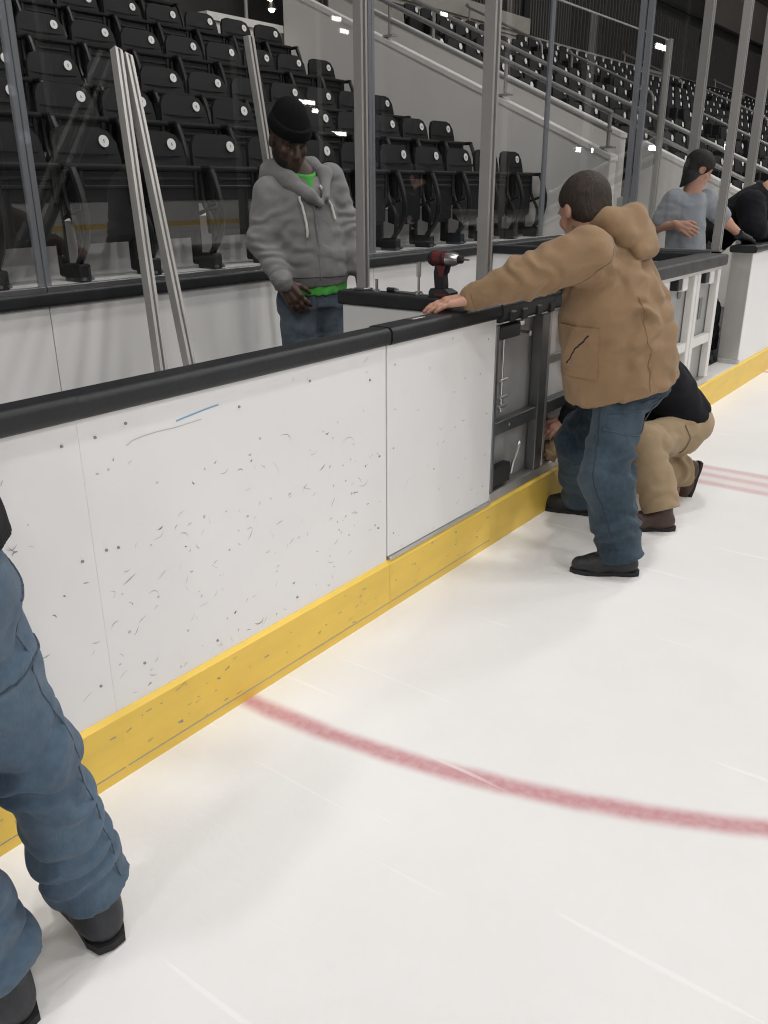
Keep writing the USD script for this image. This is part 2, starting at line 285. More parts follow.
# stair walls beside the passage
def slope_wall(name, x, y0, y1, zt0, slope, label, zb, thick=.16, y_face=None):
    t = thing(name, label, kind='structure')
    zt = lambda y: zt0 + slope * (y - y0)
    obj('wall_panel', prism_x([(y0, zb), (y1, zb), (y1, zt(y1)), (y0, zt(y0))], x, x + thick), 'wall', t)
    obj('coping', prism_x([(y0 - .01, zt(y0)), (y1, zt(y1)), (y1, zt(y1) + .05), (y0 - .01, zt(y0) + .05)], x - .012, x + thick + .012), 'coping', t)
    return t
slope_wall('wall_1', 8.62, 1.93, 6.27, 1.74, .454, 'pale sloping stair wall at the end of the near seat rows', 0.9)
slope_wall('wall_2', 10.22, 2.5, 6.9, 2.03, .45, 'pale sloping wall on the far side of the passage', 0.9)
slope_wall('wall_3', 10.22, 0.3, 2.24, 1.02, .475, 'white sloping wall end below the distant seats', 0.0)
t = thing('wall_5', 'low pale wall beside the highest near seats', kind='structure')
obj('wall_panel', bx(7.40, 8.6, 6.30, 6.46, 2.41, 3.26), 'wall', t); obj('coping', bx(7.38, 8.61, 6.27, 6.49, 3.26, 3.34), 'coping', t); obj('post', rod((8.1, 6.38, 3.34), (8.1, 6.38, 4.2), .022), 'rail', t, 40)
def handrail(name, x, ya, yb, za, slope, h, posts, label, base=True, low=.5):
    t = thing(name, label, 'railing', (x, ya, za)); z = lambda y: za + slope * (y - ya)
    obj('top_rail', tube(curve([(x, ya, z(ya) + h), (x, (ya + yb) / 2, z((ya + yb) / 2) + h), (x, yb, z(yb) + h)], 10), .024), 'rail', t, True)
    obj('lower_rail', rod((x, ya, z(ya) + h * low), (x, yb, z(yb) + h * low), .022), 'rail', t, 40)
    for y in posts:
        p = obj('post', rod((x, y, z(y)), (x, y, z(y) + h), .02), 'rail', t, 40)
        if base: obj('base_plate', bx(x - .05, x + .05, y - .07, y + .07, z(y), z(y) + .02, .004), 'rail', p)
handrail('stair_railing', 8.70, 1.98, 6.2, 1.845, .454, .33, [2.0, 3.2, 4.72, 6.1], 'grey two-tube railing on top of the nearer sloping stair wall')
handrail('stair_railing', 10.30, .35, 6.85, 1.10, .455, .32, [.6, 2.3, 3.5, 5.2, 6.8], 'grey two-tube railing along the farther sloping wall below the distant seats', base=False, low=.42)
# upper level behind the distant seats
t = thing('wall_4', 'beige concourse parapet above the distant seats', kind='structure')
obj('fascia', bx(13.5, 62, 9.2, 9.35, 3.0, 4.78), 'fascia', t); obj('coping', bx(13.5, 62, 9.16, 9.42, 4.78, 4.86), 'fascia', t)
obj('ledge', bx(13.5, 20.2, 9.1, 9.3, 4.86, 5.18), 'fascia', t)
obj('floor_5', bx(13.5, 62, 9.35, 13, 3.5, 4.3), 'tread', label='concourse floor above the distant seats', kind='structure')
obj('floor_6', bx(-8, 8.6, 9.0, 13, 2.0, 2.77), 'tread', label='concourse floor behind the near seats', kind='structure')
t = thing('slat_screen', 'dark screen of thin vertical slats above the beige parapet', 'screen', (16, 10.4, 4.86))
rng = random.Random(4)
obj('backing', bx(14, 62, 10.62, 10.7, 4.3, 7.4), 'drape', t)
obj('slat', [bx(x, x + .055, 10.38, 10.44, 4.3, 7.35) for x in np.arange(14, 25, .15)] + [bx(x, x + .04, 10.38, 10.44, 4.3, 7.0) for x in np.arange(25.2, 55, .24)], 'slat', t, kind='stuff')
obj('top_rail', bx(14, 55, 10.36, 10.46, 7.3, 7.4), 'dark_metal', t)
for x in (17.3, 20.9, 22.1): obj('post', bx(x, x + .22, 10.30, 10.38, 4.3, 7.4), 'dark_metal', t)
t = thing('dark_curtain', 'large black drape hanging behind the slat screen', 'curtain', (29, 12.7, 4.3))
fold = [(26.5 + .12 * i, 12.62 + .05 * math.sin(i * 1.9)) for i in range(76)]
obj('fabric', prism_z(Polygon(fold + [(35.6, 12.9), (26.5, 12.9)]), 7.6, 13.0), 'void', t)
t = thing('upper_wall_panel', 'grey beige wall panel high above the distant right seats', 'wall panel', (48, 12.4, 6))
obj('panel', bx(44, 60, 12.4, 12.6, 7.9, 10.2), 'fascia', t); obj('edge', bx(44, 60, 12.35, 12.4, 10.1, 10.3), 'slat', t)
t = thing('exit_sign', 'small glowing red exit sign on the dark wall', 'exit sign', (36.4, 10.3, 6.5))
obj('housing', bx(36.05, 36.75, 10.28, 10.37, 6.5, 6.9, .02), 'dark_metal', t); obj('lit_face', bx(36.1, 36.7, 10.262, 10.282, 6.54, 6.86), 'exit', t)
for k, (x, z) in enumerate(((11.83, 4.30), (11.80, 4.46))):
    t = thing('wall_lamp', ('lower' if k == 0 else 'upper') + ' of two small glowing lamps above the near seats', 'lamp', (x, 9.5, z))
    obj('shade', tube([(x, 9.5, z + .12), (x, 9.5, z + .04), (x, 9.5, z)], [.02, .06, .09]), 'dark_metal', t, 30); m = trimesh.creation.icosphere(2, .055); m.apply_translation((x, 9.5, z)); obj('bulb', m, 'lamp', t, True)
# concourse lamps across the rink (they show as reflections in the panes)
M['tube_lamp'] = mat('white_lamp_glow', {'e': ('emission', dict(color=(1.0, 0.95, 0.88), strength=16.0))}, [], 'e.emission')
for k, (x, y, z, w, nm) in enumerate(((47.6, -34, 11.6, .9, 'highest left'), (49.0, -34.5, 11.1, .9, 'highest right'), (44.3, -34, 6.55, 1.9, 'upper long'), (45.6, -34, 6.1, 1.2, 'middle long'), (47.4, -34, 4.85, 2.0, 'lower long'), (48.9, -34, 2.3, .35, 'lowest small'), (60.2, -34, 13.5, .9, 'far high'), (47.2, -16, 3.36, 2.2, 'first end stand'), (48.5, -12.2, 3.35, 3.4, 'second end stand'), (48.0, -12.52, 8.18, 1.6, 'rightmost'))):
    t = thing('concourse_lamp', f'{nm} white lamp across the rink, seen as a reflection in the glass', 'lamp', (x, y, z))
    obj('housing', bx(x - w / 2 - .03, x + w / 2 + .03, y - .16, y - .02, z - .14, z + .16, .02), 'dark_metal', t); obj('lens', bx(x - w / 2, x + w / 2, y - .03, y, z - .12, z + .12, .01), 'tube_lamp', t)
# ------------------------------------------------------------------ dasher boards on the rink side
KZ, WZ = 0.20, 1.003                       # top of the yellow kick plate, top of the white panel
def kick(x0, x1, parent):
    obj('kick_plate', prism_x(Polygon([(-.014, 0.0), (.09, 0.0), (.09, KZ), (-.002, KZ), (-.014, KZ - .012)]), x0, x1), 'yellow', parent)
def cap_rail(x0, x1, parent, y0=-.024, y1=.07, z0=WZ, z1=1.062, m='cap', r=.02):
    return obj('cap_rail', prism_x(cap_profile(y0, y1, z0, z1, r), x0, x1), m, parent, 40)
def screws(pts, parent):
    for x, z in pts: obj('screw', tube([(x, -.0035, z), (x, .002, z)], [.0035, .0045], 8), 'scuff', parent)
def back_frame(x0, x1, parent):
    for x in (x0 + .01, x1 - .05): obj('frame_post', bx(x, x + .04, .014, .10, KZ, WZ, .003), 'alu', parent)
    obj('frame_rail', bx(x0 + .05, x1 - .05, .02, .09, .5, .56, .003), 'alu', parent)
b1 = thing('dasher_board', 'white dasher board at the left edge, behind the nearest person\'s legs', 'dasher board', (0.3, 0, 0))
obj('panel', bx(-.9, 1.0855, 0, .013, KZ, WZ, .0005), 'hdpe', b1); kick(-.9, 1.0859, b1); back_frame(-.9, 1.08, b1); cap_rail(-.9, 1.0859, b1)
b2 = thing('dasher_board', 'scuffed white dasher board with a blue streak, left of the gate panel', 'dasher board', (1.7, 0, 0))
obj('panel', bx(1.0858, 2.290, 0, .013, KZ, WZ, .0005), 'hdpe', b2); kick(1.086, 2.292, b2); back_frame(1.09, 2.288, b2); cap_rail(1.0862, 2.2905, b2)
b3 = thing('dasher_gate', 'narrow white gate panel beside the open aluminium frame', 'gate', (2.67, 0, 0))
obj('panel', bx(2.296, 3.040, -.003, .011, KZ + .016, WZ, .002), 'hdpe', b3); kick(2.294, 3.043, b3); back_frame(2.30, 3.04, b3); cap_rail(2.2945, 3.0425, b3, y0=-.028, y1=.08, z1=1.064)
obj('sill_strip', bx(2.30, 3.04, -.012, .01, KZ, KZ + .014, .002), 'alu', b3)
obj('latch_plate', bx(2.475, 2.555, .018, .045, 1.064, 1.068, .001), 'chrome', b3)
screws([(1.13, .95), (1.12, .66), (1.155, .655), (1.19, .3), (1.22, .965), (1.6, .93), (1.9, .95), (2.2, .90), (2.25, .62), (2.24, .35), (1.45, .25), (1.8, .25)], b2)
screws([(2.34, .93), (2.33, .63), (2.33, .3), (2.98, .93), (2.99, .62), (2.98, .3)], b3); screws([(1.04, .95), (1.05, .655), (1.05, .3)], b1)
# puck scuffs on the white panels: thin marks rubbed on the face
def scuffs(parent, x0, x1, n, seed, y, zc=.55):
    rng = np.random.default_rng(seed); out = {'scuff': [], 'scuff_faint': [], 'scuff_dark': []}
    for _ in range(n):
        x, z = rng.uniform(x0 + .02, x1 - .02), np.clip(rng.normal(zc, .22), .23, .97); a = rng.normal(.35, .9); L = rng.gamma(1.5, .0052) + .003; w = rng.uniform(.0009, .0021) * (1.9 if L < .008 else 1)
        bend = rng.normal(0, .35); ts = np.linspace(-1, 1, 6)
        px, pz = x + L * ts * math.cos(a) - bend * L * ts ** 2 * math.sin(a), z + L * ts * math.sin(a) + bend * L * ts ** 2 * math.cos(a); ww = w * np.clip(1.05 - ts ** 2, .15, 1) * rng.uniform(.6, 1.2, 6)
        v = np.vstack([np.c_[px, np.full(6, y), pz + ww], np.c_[px, np.full(6, y), pz - ww]]); f = [(i, i + 6, i + 7) for i in range(5)] + [(i, i + 7, i + 1) for i in range(5)]
        out[rng.choice(list(out), p=[.30, .62, .08])].append(trimesh.Trimesh(v, np.array(f), process=False))
    for _ in range(n // 5):
        x, z, r, q = rng.uniform(x0 + .02, x1 - .02), rng.uniform(.24, .95), rng.uniform(.0025, .006), rng.uniform(.4, 1); an = np.linspace(0, 2 * np.pi, 9)[:8]; rr = r * rng.uniform(.6, 1.2, 8); px, pz = rr * np.cos(an), q * rr * np.sin(an); c = rng.normal(.3, .8)
        v = np.c_[x + px * math.cos(c) - pz * math.sin(c), np.full(8, y), z + px * math.sin(c) + pz * math.cos(c)]; out['scuff_faint'].append(trimesh.Trimesh(v, [(0, i + 1, i) for i in range(1, 7)], process=False))
    for m, g in out.items():
        if g: obj('scuff_marks', g, m, parent, kind='stuff')
scuffs(b1, .3, 1.08, 45, 1, -.0006); scuffs(b2, 1.09, 2.28, 150, 2, -.0006, .50); scuffs(b3, 2.30, 3.03, 26, 3, -.0036); 
for p, x0, x1, s in ((b1, .4, 1.08, 5), (b2, 1.09, 2.29, 6), (b3, 2.3, 3.04, 7)):
    rng = np.random.default_rng(s); g = []
    for _ in range(int(34 * (x1 - x0))):
        x, z, L = rng.uniform(x0, x1 - .03), rng.uniform(.03, .18), rng.uniform(.004, .022); v = np.array([(x, -.0147, z), (x + L, -.0147, z + L * rng.normal(.1, .3)), (x + L, -.0147, z + L * .1 + .002), (x, -.0147, z + .0025)]); g.append(trimesh.Trimesh(v, [(0, 1, 2), (0, 2, 3)], process=False))
    obj('scuff_marks', g, 'scuff', p, kind='stuff'); obj('seam_line', bx(x0, x1, -.0150, -.0138, .030, .033), 'scuff', p)
streak = lambda P, w, y=-.0008: trimesh.Trimesh(np.vstack([np.c_[[p[0] for p in P], [y] * len(P), [p[1] + w for p in P]], np.c_[[p[0] for p in P], [y] * len(P), [p[1] - w for p in P]]]),
    np.array([(i, i + len(P), i + len(P) + 1) for i in range(len(P) - 1)] + [(i, i + len(P) + 1, i + 1) for i in range(len(P) - 1)]), process=False)
obj('blue_streak', streak([(1.375, .937), (1.40, .940), (1.44, .944), (1.48, .948), (1.525, .951)], .0022), 'blue_mark', b2, label='short pale blue streak')
obj('long_scuff', streak([(1.215, .909), (1.235, .918), (1.27, .922), (1.31, .923), (1.37, .921), (1.46, .924)],   .0014), 'scuff_faint', b2, label='long thin grey scratch')
# open aluminium frame section being worked on
b4 = thing('open_dasher_board', 'open aluminium board frame with its white panels taken off', 'dasher board', (4.6, 0, 0))
kick(3.043, 6.10, b4)
obj('bottom_rail', bx(3.045, 6.09, -.004, .11, KZ, KZ + .045, .003), 'alu', b4)
obj('top_rail', bx(3.045, 6.09, -.002, .11, .975, WZ, .003), 'alu', b4)
for x0, x1, m in ((3.046, 3.072, 'steel'), (3.455, 3.53, 'steel'), (3.53, 3.555, 'alu'), (4.25, 4.37, 'alu'), (4.99, 5.085, 'white_paint'), (5.545, 5.60, 'white_paint'), (5.615, 5.67, 'white_paint'), (6.03, 6.09, 'white_paint')):
    obj('post', bx(x0, x1, -.003, .045, KZ + .045, .975, .004), m, b4)
for x0, x1, m in ((3.072, 3.455, 'steel'), (3.555, 4.25, 'steel'), (4.37, 4.99, 'white_paint'), (5.085, 5.545, 'white_paint'), (5.67, 6.03, 'white_paint')):
    obj('middle_rail', bx(x0, x1, 0.004, .045, .495, .555, .003), m, b4)
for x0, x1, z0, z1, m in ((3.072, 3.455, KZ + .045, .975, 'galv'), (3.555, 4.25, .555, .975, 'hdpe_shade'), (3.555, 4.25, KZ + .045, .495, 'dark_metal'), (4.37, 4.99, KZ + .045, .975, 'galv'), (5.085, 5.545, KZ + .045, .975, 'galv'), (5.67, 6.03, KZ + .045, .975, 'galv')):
    obj('back_sheet', bx(x0 - .025, x1 + .025, .05, .06, z0, z1), m, b4)
obj('side_plate', bx(3.075, 3.13, .035, .049, .60, .96, .002), 'hdpe_shade', b4); obj('side_plate', bx(3.555, 4.25, .035, .049, .72, .76, .003), 'alu', b4)
lat = obj('latch_box', bx(3.10, 3.27, .005, .049, .905, .965, .006), 'dark_metal', b4)
obj('latch_clip', bx(3.275, 3.33, .02, .06, .94, .965, .004), 'chrome', lat)
rd_ = obj('latch_rod', rod((3.185, .04, .58), (3.185, .04, .905), .006), 'chrome', b4, 40)
for z in (.60, .64, .715): obj('rod_guide', bx(3.16, 3.225, .03, .049, z, z + .012, .002), 'alu', rd_)
lb = obj('foot_bolt_box', bx(3.09, 3.24, .005, .049, .255, .345, .006), 'dark_metal', b4)
obj('foot_bolt_lever', tube([(3.255, .01, .285), (3.262, .008, .33), (3.285, -.002, .40), (3.30, .0, .425)], [.007, .008, .009, .012]), 'chrome', lb, 40)
obj('bolt', tube([(3.345, -.002, .905), (3.345, .095, .905)], .012, 10), 'chrome', b4); obj('bolt', tube([(5.42, .04, .87), (5.42, .05, .87)], .03, 14), 'steel', b4)
obj('bolt', tube([(3.21, .0, .522), (3.21, .02, .522)], .008, 10), 'chrome', b4)
for x in (5.27, 5.80): c = obj('cap_clip', bx(x - .02, x + .055, .0, .07, .905, .975, .006), 'dark_metal', b4); obj('clip_block', bx(x + .06, x + .15, -.004, .07, .895, .978, .006), 'white_paint', c)
obj('hinge_plate', bx(5.86, 5.92, .045, .05, .66, .80, .002), 'steel', b4)
cap_rail(3.0445, 3.50, b4, y0=-.03, y1=.12, z0=.985, z1=1.066, r=.02); cap_rail(3.503, 4.4, b4, y0=-.03, y1=.15, z0=.99, z1=1.066, r=.02); cap_rail(4.403, 6.10, b4, y0=-.035, y1=.16, z0=1.0, z1=1.075, m='cap_worn', r=.018)
for x in (3.10, 3.2, 3.33, 3.45): obj('cap_knob', bx(x, x + .05, -.038, -.02, .985, 1.03, .006), 'cap', b4)
# gate opening and the boards beyond it
b5 = thing('gate_threshold', 'white sill of the open gateway with the yellow kick strip in front', 'threshold', (6.5, 0, 0))
obj('sill', bx(6.10, 6.87, -.002, .16, .0, KZ + .002, .003), 'white_paint', b5); obj('kick_plate', prism_x([(-.014, 0), (-.002, 0), (-.002, KZ), (-.014, KZ - .012)], 6.10, 6.87), 'yellow', b5)
b6 = thing('dasher_board', 'white board with a bare aluminium end beyond the open gateway', 'dasher board', (8, 0, 0))
obj('panel', bx(6.875, 12.5, 0, .013, KZ, WZ + .03, .002), 'hdpe', b6); kick(6.872, 12.5, b6)
obj('end_panel', bx(6.862, 6.875, .002, .155, KZ, WZ + .03, .002), 'alu', b6); obj('back_sheet', bx(6.875, 12.5, .14, .155, KZ, WZ), 'galv', b6)
obj('end_foot', bx(6.852, 6.90, .0, .15, KZ, KZ + .035, .003), 'alu', b6)
cap_rail(6.84, 12.5, b6, y0=-.03, y1=.17, z0=WZ + .03, z1=1.085, m='cap')
# back wall of the box, partitions
pb = thing('penalty_box_wall', 'white back wall of the box below the glass and the seats', 'wall', (3, 1.87, 0.2))
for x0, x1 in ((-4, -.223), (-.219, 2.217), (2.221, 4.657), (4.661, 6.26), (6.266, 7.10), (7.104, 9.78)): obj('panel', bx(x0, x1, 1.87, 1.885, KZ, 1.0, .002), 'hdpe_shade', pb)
for x0, x1 in ((-4, 3.6), (3.603, 6.3), (6.303, 9.8)): obj('cap_rail', prism_x(cap_profile(1.845, 1.955, 1.0, 1.065, .015), x0, x1), 'cap', pb, 40)
pa = thing('box_partition', 'white partition with a black ledge carrying the red impact driver', 'partition', (3.1, .5, 0.2))
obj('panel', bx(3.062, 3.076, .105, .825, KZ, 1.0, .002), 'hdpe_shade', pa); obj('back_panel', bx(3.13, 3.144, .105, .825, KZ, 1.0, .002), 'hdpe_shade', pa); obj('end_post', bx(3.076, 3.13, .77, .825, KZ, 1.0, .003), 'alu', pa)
capy = lambda x0, x1, z0, z1: place(prism_x(cap_profile(x0, x1, z0, z1, .012), .08, .845), V(0, 0, 0), V(0, 1, 0), V(1, 0, 0), V(0, 0, 1))
m_ = capy(3.05, 3.16, 1.0, 1.062); m_.faces = np.array(m_.faces)[:, ::-1]; obj('cap_rail', m_, 'cap', pa, 40)
pc = thing('box_partition', 'white partition on the far side of the box, mostly hidden by the tan hoodie', 'partition', (6.25, 1, 0.2))
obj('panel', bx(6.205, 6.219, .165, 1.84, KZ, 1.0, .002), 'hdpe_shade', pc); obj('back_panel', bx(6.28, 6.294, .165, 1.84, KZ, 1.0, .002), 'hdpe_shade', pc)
m_ = place(prism_x(cap_profile(6.19, 6.31, 1.0, 1.065, .012), .165, 1.842), V(0, 0, 0), V(0, 1, 0), V(1, 0, 0), V(0, 0, 1)); m_.faces = np.array(m_.faces)[:, ::-1]; obj('cap_rail', m_, 'cap', pc, 40)
# ------------------------------------------------------------------ acrylic panes and posts
ZG, ZT = 1.066, 2.92
def pane_x(x0, x1, y, label, top=ZT, group=None, edges=(1, 1), z0=ZG):
    t = thing('glass_pane', label, 'glass pane', ((x0 + x1) / 2, y, z0), group)
    obj('pane', bx(x0 + .004, x1 - .004, y - .007, y + .007, z0, top), 'glass', t)
    for s, x in ((0, x0), (1, x1)):
        if edges[s]:
            e = obj('edge_strip', bx(x - .0 if s == 0 else x - .028, x + .028 if s == 0 else x, y - .012, y + .012, z0, top, .003), 'glass_edge', t)
    obj('top_edge', bx(x0, x1, y - .008, y + .008, top, top + .012), 'glass_rim', t)
    obj('bottom_channel', bx(x0, x1, y - .018, y + .018, z0 - .004, z0 + .022, .003), 'steel', t)
    return t
GY = 1.885
pane_x(-.22, 2.218, GY, 'clear pane at the left edge in front of the nearest seats', top=3.6)
pane_x(2.222, 4.66, GY, 'clear pane behind the man in the grey hoodie', top=3.6)
pane_x(4.664, 7.10, GY, 'clear pane in front of the last seats of the lowest row', top=3.6)
pane_x(7.104, 9.76, GY, 'clear pane with its top edge in view behind the tan hoodie man\'s head', edges=(1, 0))
def pane_y(x, y0, y1, label, top=ZT):
    t = thing('glass_pane', label, 'glass pane', (x, (y0 + y1) / 2, ZG))
    obj('pane', bx(x - .007, x + .007, y0, y1, ZG, top), 'glass', t); obj('bottom_channel', bx(x - .018, x + .018, y0, y1, ZG - .002, ZG + .02, .003), 'steel', t)
    obj('edge_strip', bx(x - .014, x + .014, y1 - .10, y1 - .055, ZG, top, .003), 'glass_edge', t); obj('edge_strip', bx(x - .014, x + .014, y1 - .04, y1, ZG, top, .003), 'glass_edge', t)
    return t
pane_y(6.25, .13, .80, 'clear pane standing on the far partition before the person in the blue-grey shirt', 3.2)
def stanchion(x, y, z0, z1, label, w=.05, d=.062):
    t = thing('stanchion', label, 'post', (x, y, z0))
    P = Polygon([(-w / 2, -d / 2), (-.009, -d / 2), (-.009, -d / 2 + .012), (.009, -d / 2 + .012), (.009, -d / 2), (w / 2, -d / 2), (w / 2, d / 2), (.009, d / 2), (.009, d / 2 - .012), (-.009, d / 2 - .012), (-.009, d / 2), (-w / 2, d / 2)])
    g = prism_z(P, z0, z1); g.apply_translation((x, y, 0)); obj('channel', g, 'alu_pole', t)
    obj('base_shoe', bx(x - w / 2 - .012, x + w / 2 + .012, y - d / 2 - .012, y + d / 2 + .012, z0, z0 + .012, .003), 'steel', t)
    obj('end_cap', bx(x - w / 2, x + w / 2, y - d / 2, y + d / 2, z1, z1 + .006), 'alu', t)
stanchion(3.12, .748, 1.062, 3.2, 'aluminium post at the inner end of the ledge with the tools', .042, .042)
stanchion(3.118, .112, 1.066, 3.2, 'aluminium post rising behind the tan hoodie man\'s forearm', .046, .046)
stanchion(6.255, .095, 1.075, 3.6, 'aluminium post at the corner next to the open gateway', .05, .05)
stanchion(8.70, .59, .2, 4.0, 'aluminium post behind the person in black at right', .075, .07)
stanchion(9.80, GY, 1.065, 2.93, 'short aluminium post far back at the end of the glass row', .07, .06)
stanchion(9.2, 1.30, .2, 4.2, 'tall pale post far back, seen through the glass of the far partition', .09, .08)
# loose aluminium uprights leaning against the glass
def leaning(label, top, bot, w=.042, d=.038, name='loose_upright'):
    top, bot = V(*top), V(*bot); t = thing(name, label, 'metal upright', bot); ez = unit(top - bot); ex = unit(np.cross(V(0, 1, 0), ez)); ey = np.cross(ez, ex); L = np.linalg.norm(top - bot)
    P = Polygon([(-w / 2, -d / 2), (-.006, -d / 2), (-.006, -d / 2 + .014), (.006, -d / 2 + .014), (.006, -d / 2), (w / 2, -d / 2), (w / 2, d / 2), (.006, d / 2), (.006, d / 2 - .014), (-.006, d / 2 - .014), (-.006, d / 2), (-w / 2, d / 2)])
    obj('channel', place(prism_z(P, 0, L), bot, ex, ey, ez), 'alu_pole', t); obj('end_cap', place(bx(-w / 2, w / 2, -d / 2, d / 2, L, L + .004), bot, ex, ey, ez), 'galv', t)
leaning('left one of two aluminium uprights leaning side by side on the glass', (2.714, 1.835, 2.085), (2.04, .846, .2))
leaning('right one of two aluminium uprights leaning side by side on the glass', (2.768, 1.835, 2.067), (2.218, .817, .2))
leaning('single aluminium upright leaning on the glass behind the man in the grey hoodie', (3.55, 1.825, 2.235), (3.70, 1.65, .2))
# ------------------------------------------------------------------ tools on the ledge
def driver():
    o = V(3.10, .30, 1.063); t = thing('impact_driver', 'red and black cordless impact driver standing on the partition ledge', 'power tool', o)
    ax = V(0, -1, 0); up = V(0, 0, 1); sd = V(1, 0, 0)                     # nose toward -y
    P = lambda a, b, c=0: o + ax * a + up * b + sd * c
    def lathe(prof, m, nm, par, n=20): return obj(nm, tube([P(a, .158 - .0 * a) for a, r in prof], [r for a, r in prof], n), m, par, 40)
    body = lathe([(-.062, .012), (-.058, .024), (-.045, .030), (-.01, .031), (.02, .031), (.026, .028)], 'red_plastic', 'motor_housing', t)
    obj('end_bumper', tube([P(-.068, .158), P(-.064, .158), P(-.05, .158), P(-.044, .158)], [.012, .026, .0325, .0325], 20), 'black_plastic', body, 40)
    obj('belt_band', tube([P(.0, .158), P(.012, .158)], .0328, 20), 'black_plastic', body, 40)
    nose = lathe([(.022, .030), (.03, .031), (.052, .029), (.07, .022), (.076, .018)], 'chrome', 'gear_case', t)
    obj('chuck', tube([P(.074, .158), P(.078, .158), P(.094, .158), (P(.096, .158))], [.015, .017, .016, .010], 16), 'black_plastic', nose, 40)
    obj('bit', tube([P(.094, .158), P(.128, .158)], [.004, .0032], 8), 'chrome', nose)
    g = place(trimesh.creation.extrude_polygon(Polygon([(-.028, .02), (.016, .02), (.018, .05), (.013, .09), (.026, .135), (-.030, .138), (-.036, .10), (-.033, .06)]).buffer(-.004).buffer(.004), .034, engine='earcut'), P(0, 0, -.017), ax, up, sd)
    gr = obj('grip', g, 'black_plastic', t); obj('grip_inlay', place(trimesh.creation.extrude_polygon(Polygon([(-.006, .085), (.012, .088), (.022, .13), (-.022, .132)]), .038, engine='earcut'), P(0, 0, -.019), ax, up, sd), 'red_plastic', gr)
    obj('trigger', place(trimesh.creation.extrude_polygon(Polygon([(.012, .098), (.026, .10), (.034, .128), (.020, .13)]), .016, engine='earcut'), P(0, 0, -.008), ax, up, sd), 'black_plastic', gr)
    bt = obj('battery', hull([P(a, b, c) for a in (-.05, .055) for c in (-.034, .034) for b in (0.0, .022)] + [P(a, .036, c) for a in (-.045, .03) for c in (-.028, .028)]), 'black_plastic', t)
    obj('battery_band', hull([P(a, b, c) for a in (-.02, .045) for c in (-.0352, .0352) for b in (.008, .019)]), 'red_plastic', bt)
driver()
def small(name, label, cat, pts, r, m, extra=None):
    t = thing(name, label, cat, pts[0]); obj('shaft', tube(pts, r, 10), m, t, 40)
    for nm, p, rr, mm in extra or []: obj(nm, tube(p, rr, 12), mm, t, 40)
small('nut_driver', 'thin steel nut driver standing upright on the ledge beside the driver', 'tool', [(3.10, .425, 1.066), (3.10, .425, 1.15)], .0055, 'chrome', [('head', [(3.10, .425, 1.14), (3.10, .425, 1.20)], .010, 'chrome'), ('base', [(3.10, .425, 1.0635), (3.10, .425, 1.078)], .017, 'chrome')])
small('bolt', 'short bolt standing on the ledge near the inner post', 'bolt', [(3.10, .655, 1.066), (3.10, .655, 1.118)], .007, 'chrome', [('head', [(3.10, .655, 1.0635), (3.10, .655, 1.073)], .014, 'chrome')])
small('socket', 'small black socket lying on the ledge between bolt and nut driver', 'socket', [(3.11, .56, 1.0745), (3.11, .60, 1.0745)], .011, 'dark_metal', [('drive_end', [(3.11, .545, 1.0745), (3.11, .56, 1.0745)], .008, 'chrome')])
small('wrench', 'flat steel wrench lying on the ledge beside the nut driver', 'wrench', [(3.095, .40, 1.069), (3.105, .53, 1.069)], .0055, 'chrome', [('head', [(3.105, .53, 1.069), (3.107, .552, 1.069)], [.0055, .006], 'chrome')])
